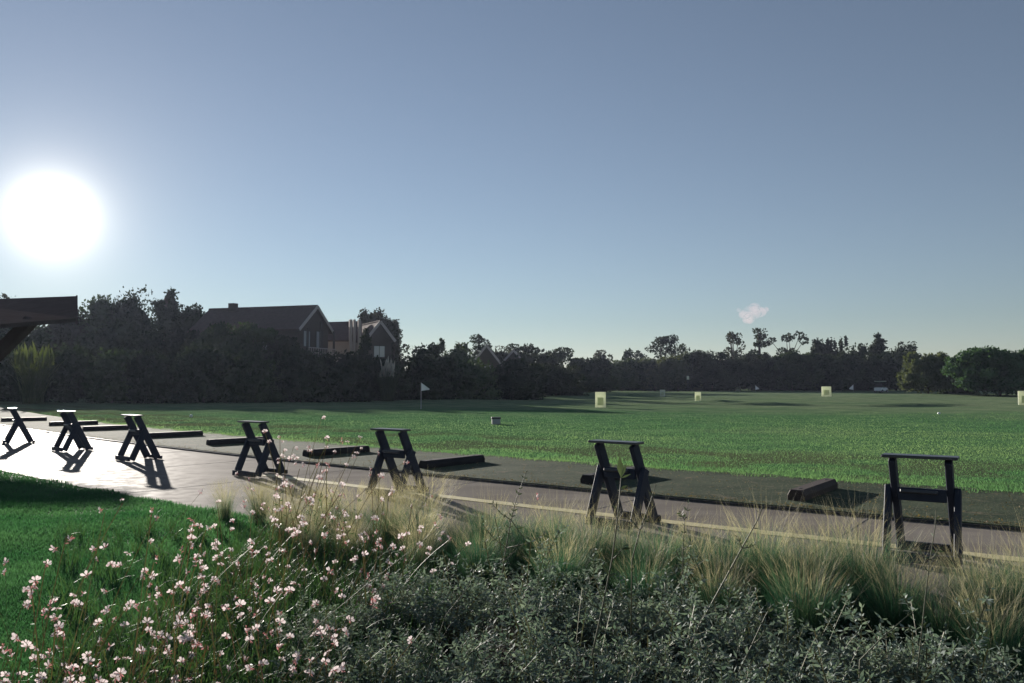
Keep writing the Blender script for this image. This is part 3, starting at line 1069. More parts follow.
def tree(name, px, d, top, wpx, kind, mat, label, group=None, cat='tree', seed=0, leaf=None, dens=1.5, base_py=None, dep=None, lean=0., core=None, zb=0.):
    rng = np.random.default_rng(1000 + seed)
    P = AT(px, 384, d); P.z = hz(P.x, P.y)
    T = AT(px, top, d)
    h = T.z - P.z; w = wpx * d / FPX
    dep = dep or min(w, max(5., w * .8))
    lobes = make_lobes(kind, w, h, dep, rng)
    leaf = leaf or (.30 + d * .0012)
    root = empty(name, P, rng.uniform(-.25, .25), label, cat, group)
    me = crown_mesh('crown', lobes, leaf, dens, rng, core=(kind not in ('loose', 'umbrella', 'tall')) if core is None else core)
    link('crown', me, M[mat], root)
    h0 = {'mass': .3, 'round': .34, 'dome': .25, 'loose': .42, 'umbrella': .55, 'tall': .9, 'conifer': .9, 'spiky': .3}[kind] * h
    r0 = max(.09, .022 * h)
    limbs(root, h0, lobes, r0, rng, lean)
    return root


GT = 'trees behind the left hedge'; GH = 'shaded hedge bushes along the field edge'; GF = 'trees standing above the far hedge'; GM = 'dense trees of the far hedge'
TREES = [
    # name, px, d, top, wpx, kind, mat, label, group
    ('broadleaf_tree', 6, 112, 290, 40, 'mass', 'tree_brown', 'hazy rounded tree whose top shows above the slab roof of the shelter', GT),
    ('broadleaf_tree', 62, 116, 302, 84, 'mass', 'tree_brown', 'hazy brown green tree directly below and behind the shelter roof end', GT),
    ('broadleaf_tree', 96, 118, 294, 78, 'mass', 'tree_mid', 'rounded tree lit at its top edge just past the shelter roof', GT),
    ('broadleaf_tree', 134, 118, 291, 74, 'mass', 'tree_dark', 'dark bushy tree between the shelter roof and the pointed conifer', GT),
    ('conifer_tree', 164, 116, 287, 58, 'conifer', 'tree_dark', 'pointed dark conifer, tallest of the trees before the large house', GT),
    ('broadleaf_tree', 190, 108, 304, 60, 'mass', 'tree_dark', 'dark rounded tree between the pointed conifer and the long tiled roof', GT),
    ('broadleaf_tree', 22, 96, 322, 60, 'mass', 'tree_dark', 'dark mid height tree behind the pale feathery shrub', GT),
    ('broadleaf_tree', 118, 98, 320, 80, 'mass', 'tree_dark', 'broad dark tree filling the middle of the hedge below the rounded crowns', GT),
    ('broadleaf_tree', 236, 84, 320, 112, 'dome', 'tree_mid', 'wide rounded tree with lit green top in front of the long roof', GT),
    ('broadleaf_tree', 206, 88, 322, 64, 'dome', 'tree_dark', 'dark dome crowned tree hiding the near end of the large house wall', GT),
    ('broadleaf_tree', 282, 84, 334, 44, 'dome', 'tree_dark', 'low dark dome tree directly beneath the eave of the large house', GT),
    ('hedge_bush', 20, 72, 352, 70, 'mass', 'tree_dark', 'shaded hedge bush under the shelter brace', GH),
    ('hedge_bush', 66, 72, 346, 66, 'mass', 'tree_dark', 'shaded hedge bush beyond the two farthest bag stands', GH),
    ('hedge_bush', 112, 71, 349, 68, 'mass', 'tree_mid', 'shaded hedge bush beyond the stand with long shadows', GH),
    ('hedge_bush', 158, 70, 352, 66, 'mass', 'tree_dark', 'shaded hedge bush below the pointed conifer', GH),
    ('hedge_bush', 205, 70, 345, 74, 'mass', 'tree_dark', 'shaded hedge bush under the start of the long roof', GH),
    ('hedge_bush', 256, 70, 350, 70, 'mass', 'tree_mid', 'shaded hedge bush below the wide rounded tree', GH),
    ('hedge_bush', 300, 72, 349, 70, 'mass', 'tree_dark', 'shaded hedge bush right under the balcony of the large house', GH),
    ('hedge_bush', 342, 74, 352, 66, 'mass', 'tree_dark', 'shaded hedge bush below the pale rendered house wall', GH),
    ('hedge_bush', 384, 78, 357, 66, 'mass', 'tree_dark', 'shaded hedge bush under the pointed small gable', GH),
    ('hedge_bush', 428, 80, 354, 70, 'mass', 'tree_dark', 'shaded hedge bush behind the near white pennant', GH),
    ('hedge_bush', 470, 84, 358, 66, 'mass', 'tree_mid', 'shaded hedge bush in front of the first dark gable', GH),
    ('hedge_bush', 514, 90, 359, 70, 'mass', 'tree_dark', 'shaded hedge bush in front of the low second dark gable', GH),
    ('hedge_bush', 556, 100, 363, 66, 'mass', 'tree_dark', 'sloping end bush of the shaded hedge before the tallest target board', GH),
    ('cypress_tree', 364.5, 92, 327, 24, 'conifer', 'tree_dark', 'small dark cone shaped tree between chimneys and pointed gable', None),
    ('broadleaf_tree', 376, 122, 306, 66, 'dome', 'tree_brown', 'dark round crowned tree rising behind the pointed small gable', GT),
    ('broadleaf_tree', 394, 118, 326, 40, 'loose', 'tree_brown', 'sparse tree leaning out beyond the pointed small gable', GT),
    ('broadleaf_tree', 418, 110, 345, 50, 'mass', 'tree_dark', 'low dark tree behind the near white pennant', GT),
    ('broadleaf_tree', 446, 112, 339, 46, 'spiky', 'tree_mid', 'green tree with upright shoots between the pennant and the dark gables', GT),
    ('broadleaf_tree', 478, 140, 333, 40, 'loose', 'tree_dark', 'loose dark tree above the first dark gable', GT),
    ('broadleaf_tree', 462, 106, 347, 40, 'mass', 'tree_mid', 'rounded green tree beside the first dark gable', GT),
    ('broadleaf_tree', 503, 146, 345, 34, 'mass', 'tree_brown', 'low brown tree between the two dark gables', GT),
    ('broadleaf_tree', 526, 150, 343, 44, 'loose', 'tree_dark', 'loose dark tree above the second dark gable', GT),
    ('broadleaf_tree', 555, 152, 347, 46, 'loose', 'tree_dark', 'loose dark tree where the left tree line starts to drop', GT),
    ('broadleaf_tree', 540, 128, 353, 60, 'mass', 'tree_dark', 'dense dark tree beside the low second gable', GT),
    ('broadleaf_tree', 586, 140, 357, 60, 'mass', 'tree_dark', 'dense dark tree behind the tallest target board', GM),
    ('broadleaf_tree', 622, 156, 358, 54, 'dome', 'tree_mid', 'dense tree with lit flat top beyond the tallest target board', GM),
    ('broadleaf_tree', 655, 158, 357, 48, 'dome', 'tree_olive', 'olive toned dense tree above the smallest lit target board', GM),
    ('broadleaf_tree', 678, 152, 352, 54, 'dome', 'tree_olive', 'pale olive rounded tree behind the tiny white sign', GM),
    ('broadleaf_tree', 712, 150, 350, 64, 'dome', 'tree_dark', 'dense dark tree behind the narrow white target board', GM),
    ('broadleaf_tree', 752, 150, 352, 66, 'dome', 'tree_dark', 'dense dark tree behind the tiny far flag', GM),
    ('broadleaf_tree', 792, 150, 350, 66, 'dome', 'tree_mid', 'dense tree with lit top under the row of umbrella crowns', GM),
    ('broadleaf_tree', 830, 150, 351, 66, 'dome', 'tree_dark', 'dense dark tree behind the target board near the cart', GM),
    ('broadleaf_tree', 868, 152, 352, 62, 'dome', 'tree_dark', 'dense dark tree directly behind the golf cart', GM),
    ('broadleaf_tree', 896, 158, 350, 50, 'dome', 'tree_olive', 'lit topped dense tree between golf cart and rounded bush tree', GM),
    ('broadleaf_tree', 602, 185, 349, 22, 'loose', 'tree_brown', 'small loose tree above the hedge over the tallest target board', GF),
    ('broadleaf_tree', 627, 185, 348, 15, 'loose', 'tree_dark', 'narrow loose tree between two low crowns above the hedge', GF),
    ('broadleaf_tree', 641, 185, 350, 20, 'loose', 'tree_dark', 'low loose tree beside the spreading far tree', GF),
    ('broadleaf_tree', 663, 176, 334, 34, 'loose', 'tree_dark', 'tall spreading loose tree standing out above the middle hedge', GF),
    ('broadleaf_tree', 681, 178, 343, 24, 'loose', 'tree_dark', 'lower loose tree beside the tall spreading one', GF),
    ('eucalyptus_tree', 735, 176, 331, 22, 'loose', 'tree_brown', 'thin crowned tree left of the tall tiered one under the small cloud', GF),
    ('eucalyptus_tree', 760, 178, 327, 22, 'tall', 'tree_dark', 'tall tiered tree with bare trunk under the small cloud', GF),
    ('umbrella_pine', 790, 176, 331, 42, 'umbrella', 'tree_dark', 'umbrella pine with flat open crowns on bare limbs', GF),
    ('broadleaf_tree', 822, 172, 337, 34, 'mass', 'tree_dark', 'dark tree with spiky outline beside the umbrella pine', GF),
    ('palm_tree', 838, 170, 334, 20, 'spiky', 'tree_dark', 'dark tree with stiff pointed shoots above the hedge', GF),
    ('broadleaf_tree', 855, 172, 343, 30, 'mass', 'tree_dark', 'low dark tree between pointed shoots and layered conifer', GF),
    ('conifer_tree', 878, 172, 332, 34, 'conifer', 'tree_dark', 'layered dark conifer above the golf cart', GF),
    ('broadleaf_tree', 911, 176, 340, 32, 'loose', 'tree_dark', 'loose flat topped tree behind the rounded bush tree', GF),
    ('broadleaf_tree', 897, 176, 346, 26, 'mass', 'tree_dark', 'low dark tree beside the layered conifer', GF),
    ('round_tree', 928, 108, 351, 64, 'dome', 'tree_olive', 'rounded grey green tree standing before the far hedge', None),
    ('stone_pine', 1000, 99, 346, 106, 'dome', 'tree_pine', 'big broad stone pine with bright green dome', None),
    ('low_hedge', 958, 112, 383, 36, 'mass', 'tree_mid', 'low green bush between the grey green tree and the big pine', None),
    ('broadleaf_tree', 962, 160, 362, 50, 'mass', 'tree_dark', 'dark tree in the gap behind the big stone pine', GM),
    ('broadleaf_tree', 668, 166, 361, 175, 'mass', 'tree_dark', 'long low dark thicket behind the tiny white sign and narrow target board', GM),
    ('broadleaf_tree', 810, 166, 360, 140, 'mass', 'tree_dark', 'long low dark thicket behind the target board near the cart', GM),
    ('broadleaf_tree', 930, 160, 366, 66, 'mass', 'tree_dark', 'dark tree filling the gap behind the rounded grey green tree', GM),
    ('broadleaf_tree', 1006, 165, 368, 80, 'mass', 'tree_dark', 'dark low tree seen under the skirt of the big stone pine', GM),
    ('broadleaf_tree', 1040, 150, 355, 60, 'mass', 'tree_dark', 'dark tree behind the far side of the big stone pine', GM),
]
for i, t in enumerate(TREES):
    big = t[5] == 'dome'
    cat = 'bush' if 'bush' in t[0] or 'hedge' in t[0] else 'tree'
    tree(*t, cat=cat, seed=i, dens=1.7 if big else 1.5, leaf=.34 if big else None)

# pale feathery shrubs caught by the light in front of the hedge
def plume_shrub(px, d, top, wpx, label, mats, n=60, seed=0):
    rng = np.random.default_rng(seed)
    P = AT(px, 384, d); P.z = 0
    h = AT(px, top, d).z; w = wpx * d / FPX
    root = empty('pampas_grass', P, 0, label, 'ornamental grass')
    n1 = 240
    base = np.zeros((n1, 3)); base[:, :2] = rng.normal(0, w * .12, (n1, 2))
    V, F, _ = ribbons(base, rng.uniform(0, 6.28, n1), rng.uniform(.5, .95, n1) * h, np.full(n1, .10), np.abs(rng.normal(.1, .1, n1)), rng.uniform(.2, 1.0, n1), rng=rng)
    link('foliage', np_mesh('foliage', V, F), M[mats[0]], root)
    base = np.zeros((n, 3)); base[:, :2] = rng.uniform(-w * .4, w * .4, (n, 2)); base[:, 2] = h * rng.uniform(.55, .75, n)
    V, F, _ = ribbons(base, rng.uniform(0, 6.28, n), rng.uniform(.2, .32, n) * h, np.full(n, .30), np.abs(rng.normal(.05, .1, n)), rng.uniform(.1, .5, n), rng=rng)
    V[:, 2] += 0
    link('seed_plumes', np_mesh('seed_plumes', V, F), M[mats[1]], root)


plume_shrub(34, 66, 343, 34, 'light green feathery shrub catching the sun beneath the shelter roof', ('lightgreen', 'lightgreen'), 60, 3)
plume_shrub(388, 75.5, 358, 18, 'pale plumed pampas clump in the hedge under the small gable', ('tree_mid', 'pampas'), 26, 4)

# ------------------------------------------------------------------ feather grass clumps
def feather_meshes(seed, nf, ns):
    rng = np.random.default_rng(seed)
    n = nf
    base = np.zeros((n, 3)); base[:, :2] = rng.normal(0, .055, (n, 2))
    az = np.arctan2(base[:, 1], base[:, 0]) + rng.normal(0, .7, n)
    V, F, _ = ribbons(base, az, rng.uniform(.34, .70, n), rng.uniform(.0020, .0036, n), np.abs(rng.normal(.10, .12, n)), np.abs(rng.normal(.52, .36, n)), K=6, rng=rng)
    a = np_mesh('foliage', V, F)
    n = ns
    base = np.zeros((n, 3)); base[:, :2] = rng.normal(0, .05, (n, 2))
    az = np.arctan2(base[:, 1], base[:, 0]) + rng.normal(0, .8, n)
    L = rng.uniform(.55, 1.0, n)
    V, F, P = ribbons(base, az, L, rng.uniform(.0012, .0020, n), np.abs(rng.normal(.04, .09, n)), np.abs(rng.normal(.42, .26, n)), K=6, rng=rng)
    parts = [(V, F, 0)]
    # hair-fine awns at the tips
    tips = P[:, 4 + rng.integers(0, 2), :]
    k = 3
    b2 = np.repeat(tips, k, 0)
    m_ = len(b2)
    V2, F2, _ = ribbons(b2, np.repeat(az, k) + rng.normal(0, .5, m_), rng.uniform(.10, .2, m_), np.full(m_, .0014), rng.uniform(.25, .9, m_), rng.uniform(.1, .8, m_), K=3, rng=rng)
    parts.append((V2, F2, 0))
    V, F, mi = join(parts)
    b = np_mesh('seed_plumes', V, F)
    return a, b


FM = [feather_meshes(1, 1350, 120), feather_meshes(2, 1400, 90), feather_meshes(3, 1300, 170), feather_meshes(4, 1350, 110),
      feather_meshes(5, 380, 330), feather_meshes(6, 520, 380)]
for a, b in FM:
    a.materials.append(M['feather']); b.materials.append(M['straw'])
CLUMPS = [  # px, base offset from the near path edge, scale, label
    (228, .25, .80, 'blond feather grass at the lawn end of the planting strip'),
    (262, .2, .92, 'blond feather grass tuft below the fourth bag stand'),
    (292, .45, 1.0, 'straw topped feather grass between the third and fourth bag stands'),
    (326, .15, .95, 'feather grass with pink flowers poking through, before bare concrete'),
    (358, .4, 1.0, 'feather grass tuft just before the third bag stand feet'),
    (392, .25, 1.05, 'dense green and gold feather grass hiding the third bag stand feet'),
    (424, .15, 1.08, 'full feather grass mound right after the third bag stand'),
    (456, .45, 1.0, 'feather grass mound under the third tee divider'),
    (490, .2, 1.0, 'feather grass mound behind the leafy branching sprig'),
    (523, .35, .95, 'pale feather grass mound before the start of the yellow line'),
    (556, .2, .95, 'feather grass tuft with thin plumes short of the second bag stand'),
    (590, .4, 1.0, 'dark based feather grass mound before the second bag stand near foot'),
    (622, .25, .95, 'feather grass mound hiding part of the second bag stand feet'),
    (655, .4, .95, 'feather grass mound under the second bag stand long shadow start'),
    (690, .2, .92, 'blond plumed feather grass beside the upright leafy sprig'),
    (722, .4, .95, 'feather grass mound crossed by the slanting woody stem'),
    (757, .2, 1.05, 'feather grass mound at the tip of the second stand shadow'),
    (790, .45, 1.0, 'green feather grass mound left of the dry brown tuft'),
    (822, .2, 1.02, 'tall green feather grass below the brown topped divider'),
    (858, .1, 1.1, 'tall upright feather grass with dry brown wisp before the nearest bag stand'),
    (893, .6, .85, 'low feather grass tuft at the foot of the nearest bag stand'),
    (940, .75, .85, 'arching dry feather grass under the nearest bag stand'),
    (972, .2, 1.0, 'arching feather grass tuft to one side of the nearest stand feet'),
    (1004, .35, 1.1, 'big feather grass mound at the picture edge after the nearest stand'),
    (1040, .2, 1.05, 'outermost feather grass mound cut by the picture edge'),
    (285, .9, .85, 'second row feather grass where the first silver shrubs meet the flowers'),
    (312, 1.1, .8, 'second row feather grass half buried in white and pink blossoms'),
    (480, 1.0, .85, 'second row feather grass under the leafy branching sprig'),
    (560, 1.0, .85, 'second row feather grass mound before the second bag stand'),
    (640, 1.0, .85, 'second row feather grass behind the silver shrubs, under the second stand'),
    (715, .95, .85, 'second row feather grass behind the upright leafy sprig'),
    (800, .95, .9, 'second row feather grass before the brown topped divider'),
    (420, .95, .85, 'second row feather grass before the third bag stand'),
    (350, 1.0, .8, 'second row feather grass among the thickest pink flowers'),
    (985, .95, .9, 'second row feather grass in shade beside the silver shrubs'),
]


def near_edge_at(px, extra):
    """ground point on the column px at 'extra' metres inside the bed from the path's near edge"""
    lo, hi = 3.0, 14.0
    for _ in range(40):
        d = (lo + hi) / 2
        X = (px - CX) / FPX * d
        o = off_np(np.array([X]), np.array([d]))[0]
        if o > -PATH_W - extra: hi = d
        else: lo = d
    return Vector(((px - CX) / FPX * lo, lo, lawn_z + .02))


for i, (px, ex, sc, lab) in enumerate(CLUMPS):
    p = near_edge_at(px, ex)
    a, b = FM[i % 4] if px > 445 else FM[4 + i % 2]
    r = empty('feather_grass', p, random.uniform(0, 6.28), lab, 'ornamental grass', 'feather grass clumps along the path')
    s = sc * random.uniform(.74, .92) * (.84 if px < 480 else 1)
    r.scale = (s * 1.25, s * 1.25, s)
    for nm, me in (('foliage', a), ('seed_plumes', b)):
        o = bpy.data.objects.new(nm, me); COL.objects.link(o); o.parent = r

# ------------------------------------------------------------------ silver shrubs
def shrub_mesh(seed):
    rng = np.random.default_rng(seed)
    nt_ = 66
    twigs, leaves = [], []
    base = np.zeros((nt_, 3)); base[:, :2] = rng.normal(0, .10, (nt_, 2))
    az = np.arctan2(base[:, 1], base[:, 0]) + rng.normal(0, .6, nt_)
    V, F, P = ribbons(base, az, rng.uniform(.28, .68, nt_) * np.where(rng.uniform(size=nt_) < .12, 1.35, 1), np.full(nt_, .006), np.abs(rng.normal(.25, .25, nt_)), rng.normal(.65, .5, nt_), K=8, taper=False, rng=rng)
    twigs.append((V, F, 0))
    C, D = [], []
    def along(P, per, lo):
        for i in range(len(P)):
            q = P[i]
            K = len(q) - 1
            for s in np.linspace(lo, .99, per):
                t = s * K; k = min(int(t), K - 1); f = t - k
                c = q[k] * (1 - f) + q[k + 1] * f; d = q[k + 1] - q[k]; d = d / np.linalg.norm(d)
                r = rng.normal(size=3); r -= d * r.dot(d); r /= np.linalg.norm(r)
                for sg in (-1, 1):
                    C.append(c); D.append(d * rng.uniform(.3, 1.0) + sg * r)
    along(P, 8, .38)
    # side shoots
    pick = rng.integers(0, nt_, 150); kk = rng.integers(3, 8, 150)
    b2 = P[pick, kk]
    V, F, P2 = ribbons(b2, rng.uniform(0, 6.28, 150), rng.uniform(.08, .22, 150), np.full(150, .004), rng.uniform(.2, 1.2, 150), rng.normal(0, .5, 150), K=4, taper=False, rng=rng)
    twigs.append((V, F, 0))
    along(P2, 7, .15)
    C, D = np.array(C), np.array(D); n = len(C)
    N = rand_dirs(n, rng)
    VL, FL = leaf_cards(C, D, N, rng.uniform(.020, .054, n), rng.uniform(.008, .018, n))
    Vt, Ft, _ = join(twigs)
    return np_mesh('twigs', Vt, Ft), np_mesh('foliage', VL, FL)


SM = [shrub_mesh(s) for s in (21, 22, 23, 24)]
for a, b in SM: a.materials.append(M['stem']); b.materials.append(M['silver'])
SHRUBS = [  # px, depth, scale, label
    (330, 4.55, .78, 'low silver shrub where flowers give way to grey foliage'),
    (392, 5.0, .92, 'grey green shrub under the third bag stand grass'),
    (455, 4.9, 1.0, 'grey green shrub with dark hollow beneath, under the third divider'),
    (520, 5.0, 1.0, 'silver shrub below the leafy branching sprig'),
    (585, 4.8, .95, 'silver shrub at the foot of the weed with the big pointed tip'),
    (648, 4.6, .9, 'twiggy silver shrub at the foot of the slanting woody stem'),
    (708, 4.4, .9, 'silver shrub between the slanting stem and the short forked twig'),
    (772, 4.1, .85, 'silver shrub at the foot of the short forked twig'),
    (838, 3.85, .82, 'silver shrub in front of the dry brown grass wisp'),
    (905, 3.75, .85, 'silver shrub at the foot of the tall bare stem by the nearest stand'),
    (968, 3.6, .85, 'silver shrub with arching pale shoots, under the edge grass mound'),
    (1025, 3.5, .85, 'silver shrub cut by the picture edge'),
    (375, 3.9, .80, 'front row silver shrub among the last pink flowers'),
    (440, 3.8, .85, 'front row silver shrub crossed by a long pale stem'),
    (505, 3.85, .85, 'front row silver shrub directly below the branching sprig'),
    (570, 3.75, .85, 'front row silver shrub below the pointed tip weed'),
    (635, 3.65, .82, 'front row silver shrub in the middle of the bed'),
    (700, 3.55, .82, 'front row silver shrub below the two slanting stems'),
    (768, 3.4, .80, 'front row silver shrub below the forked twig'),
    (835, 3.25, .80, 'front row silver shrub with dark gaps between twigs'),
    (900, 3.15, .80, 'front row silver shrub below the nearest bag stand'),
    (965, 3.05, .80, 'front row silver shrub with pale leaf tips near the corner'),
    (1020, 3.0, .80, 'front row silver shrub filling the bottom corner'),
    (425, 3.1, .70, 'lowest silver shrub at the bottom edge, beside the flowers'),
    (555, 3.05, .70, 'lowest silver shrub at the bottom edge, middle of the bed'),
    (690, 2.95, .70, 'lowest silver shrub at the bottom edge under the slanting stems'),
    (820, 2.8, .68, 'lowest silver shrub at the bottom edge near the corner'),
]
for i, (px, d, sc, lab) in enumerate(SHRUBS):
    X = (px - CX) / FPX * d
    a, b = SM[i % 4]
    r = empty('silver_shrub', (X, d, lawn_z + .03), random.uniform(0, 6.28), lab, 'shrub', 'silver shrubs in the front of the bed')
    sc *= random.uniform(.68, .9)
    r.scale = (sc * 1.25, sc * 1.25, sc)
    for nm, me in (('twigs', a), ('foliage', b)):
        o = bpy.data.objects.new(nm, me); COL.objects.link(o); o.parent = r

# ------------------------------------------------------------------ tall single stems
def tall_stem(pts, d, label, leaves, seed, leafsize=.035, r=.005, branch=(), tipleaf=None, mat='weed_leaf'):
    rng = np.random.default_rng(seed)
    W = [AT(px, py, d + dd) for px, py, dd in pts]
    base = W[0].copy(); g = Vector((base.x, base.y, lawn_z + .02))
    P = [Vector((g.x - (W[1].x - W[0].x) * .3, g.y, g.z))] + W if W[0].z > g.z + .05 else W
    root = empty('tall_weed', (P[0].x, P[0].y, lawn_z + .02), 0, label, 'weed', 'tall weed stems rising from the bed')
    o0 = Vector(root.location)
    P = [p - o0 for p in P]
    mb = MB(); n = len(P)
    mb.tube(P, [r * (1 - .6 * i / (n - 1)) for i in range(n)], 6)
    chains = [P]
    for (k, dx, dz, L) in branch:
        b0 = P[k]; e = b0 + Vector((dx, rng.uniform(-.03, .03), dz)).normalized() * L
        mdl = (b0 + e) / 2 + Vector((0, 0, -.08 * L))
        ch = [b0, mdl, e]; chains.append(ch); mb.tube(ch, [r * .6, r * .45, r * .25], 5)
    mb.build('stem', M['stem'], root, True)
    C, D = [], []
    for ci, ch in enumerate(chains):
        tot = sum((ch[i + 1] - ch[i]).length for i in range(len(ch) - 1))
        m_ = leaves if ci == 0 else max(4, int(leaves * .35))
        for j in range(m_):
            s = (.25 + .75 * (j + .5) / m_) * tot if ci == 0 else (.2 + .8 * (j + .5) / m_) * tot
            i = 0
            while i < len(ch) - 2 and s > (ch[i + 1] - ch[i]).length: s -= (ch[i + 1] - ch[i]).length; i += 1
            seg = ch[i + 1] - ch[i]; f = min(1, s / seg.length); c = ch[i] + seg * f; dd = seg.normalized()
            rv = Vector(rng.normal(size=3)); rv -= dd * rv.dot(dd); rv.normalize()
            for sg in ((-1, 1) if rng.uniform() < .6 else (1,)):
                C.append(c); D.append(dd * rng.uniform(.35, 1.0) + rv * sg)
    C = np.array([tuple(c) for c in C]); D = np.array([tuple(c) for c in D]); n = len(C)
    V, F = leaf_cards(C, D, rand_dirs(n, rng), rng.uniform(.6, 1.3, n) * leafsize, rng.uniform(.22, .4, n) * leafsize)
    link('foliage', np_mesh('foliage', V, F), M[mat], root)
    if tipleaf:
        e = P[-1]
        c = []
        for (dx, dz, L, w) in tipleaf:
            c.append((np.array([tuple(e)]), np.array([[dx, .1, dz]]), np.array([[.15, -1, .1]]), np.array([L]), np.array([w])))
        parts = [(*leaf_cards(*q), 0) for q in c]
        V, F, _ = join(parts)
        link('leaf', np_mesh('leaf', V, F), M[mat], root)


tall_stem([(499, 620, 0), (502, 575, 0), (506, 548, 0), (511, 520, 0), (516, 500, 0), (527, 470, 0)], 5.0, 'branching leafy sprig rising above the pale feather grass', 22, 31, .035, .005,
          [(3, -.5, .5, .22), (3, .9, .35, .30), (4, -.7, .6, .16), (4, .6, -.7, .25), (2, -.8, .25, .22)])
tall_stem([(590, 665, 0), (602, 610, 0), (612, 560, 0), (618, 515, 0), (621, 478, 0)], 3.6, 'weed stem with big pointed grey green leaf tip in front of the second stand', 9, 32, .05, .005,
          [(3, .6, .7, .09), (2, -.8, .5, .10)], tipleaf=[(-.05, 1, .10, .034), (.42, 1, .075, .014), (.8, .3, .05, .010)])
tall_stem([(632, 560, 0), (640, 530, 0), (651, 500, 0), (656, 484, 0)], 4.2, 'thin forked stem crossing the far legs of the second stand', 6, 33, .03, .004, [(2, .5, .8, .07), (2, -.6, .7, .06)])
tall_stem([(683, 640, 0), (682, 590, 0), (683, 550, 0), (685, 520, 0), (689, 500, 0)], 4.6, 'upright leafy sprig between the second stand and the slanting woody stem', 16, 34, .033, .004, [(3, .6, .6, .08), (4, -.5, .8, .05)])
tall_stem([(676, 676, 0), (700, 625, 0), (722, 585, 0), (742, 548, 0), (757, 521, 0), (763, 506, 0)], 4.0, 'long slanting woody stem with a small forked tip', 10, 35, .026, .006, [(4, .9, .25, .07), (4, -.3, .9, .06), (3, .6, -.5, .07)])
tall_stem([(736, 678, 0), (752, 645, 0), (766, 615, 0), (772, 605, 0)], 3.4, 'short forked twig standing up from the front shrubs', 8, 36, .03, .005, [(2, .7, .7, .07), (2, -.5, .8, .07), (1, .8, .5, .1)])
tall_stem([(916, 683, 0), (921, 640, 0), (925, 600, 0), (930, 560, 0), (935, 528, 0), (936, 510, 0)], 3.5, 'tall bare weed stem rising in front of the nearest bag stand', 10, 37, .026, .004, [(4, .5, .6, .07), (4, -.7, .6, .05), (2, -.7, .5, .07)])
tall_stem([(860, 660, 0), (880, 640, 0), (905, 618, 0), (915, 610, 0)], 3.3, 'pale slanting twig low in front of the nearest stand grass', 7, 38, .026, .004, [(2, .8, .4, .06)])
tall_stem([(300, 640, 0), (360, 590, 0), (405, 555, 0), (443, 525, 0)], 4.0, 'long pale grass stem leaning across the flower and shrub border', 4, 39, .02, .0025)
tall_stem([(425, 683, 0), (437, 640, 0), (446, 615, 0), (470, 585, 0)], 3.6, 'thin pale stem standing among the front silver shrubs', 7, 40, .025, .003, [(2, -.5, .8, .1)])

# ------------------------------------------------------------------ gaura
def flower_mesh(seed):
    """four petals fanned upwards, long stamens below, red calyx; about 4 cm"""
    rng = np.random.default_rng(seed)
    parts = []
    for k, a in enumerate((-80, -30, 26, 76)):
        a = R(a + rng.uniform(-9, 9)); L = rng.uniform(.019, .025); w = L * .60
        D = np.array([math.sin(a), rng.uniform(-.35, .15), math.cos(a)]); D /= np.linalg.norm(D)
        S = np.cross(D, [0, -1, .2]); S /= np.linalg.norm(S)
        N = np.cross(S, D)
        c0 = D * .003
        V = np.array([c0, c0 + D * L * .4 - S * w * .36, c0 + D * L * .75 - S * w * .5 + N * .001, c0 + D * L + N * .003, c0 + D * L * .75 + S * w * .5 + N * .001, c0 + D * L * .4 + S * w * .36])
        parts.append((V, np.array([[0, 1, 2, 3], [0, 3, 4, 5]]), 0))
    n = 6
    base = np.zeros((n, 3))
    D = np.stack([rng.normal(0, .4, n), np.full(n, -.6), -np.abs(rng.normal(.9, .2, n))], -1)
    parts.append((*leaf_cards(base, D, np.tile([1., .2, 0], (n, 1)), rng.uniform(.010, .016, n), np.full(n, .0022)), 0))
    n = 5
    D = np.stack([rng.normal(0, .6, n), rng.uniform(-.2, .6, n), rng.normal(-.2, .6, n)], -1)
    parts.append((*leaf_cards(np.zeros((n, 3)), D, rand_dirs(n, rng), rng.uniform(.014, .026, n), np.full(n, .0055)), 1))
    V, F, mi = join(parts)
    me = np_mesh('flower', V, F, mi)
    me.materials.append(M['petal']); me.materials.append(M['bud'])
    return me


def bud_mesh(seed):
    rng = np.random.default_rng(seed); n = 9
    D = np.stack([rng.normal(0, .5, n), rng.normal(0, .5, n), rng.uniform(.1, 1, n)], -1)
    C = np.zeros((n, 3)); C[:, 2] = rng.uniform(-.03, .02, n)
    p1 = (*leaf_cards(C, D, rand_dirs(n, rng), rng.uniform(.014, .026, n), np.full(n, .007)), 1)
    D = np.stack([rng.normal(0, .5, 3), rng.normal(0, .5, 3), rng.uniform(.1, 1, 3)], -1)
    p2 = (*leaf_cards(np.zeros((3, 3)), D, rand_dirs(3, rng), np.full(3, .02), np.full(3, .012)), 0)
    V, F, mi = join([p1, p2])
    me = np_mesh('flower', V, F, mi)
    me.materials.append(M['petal']); me.materials.append(M['bud'])
    return me


FLW = [flower_mesh(s) for s in range(5)]
BUD = [bud_mesh(s) for s in range(3)]


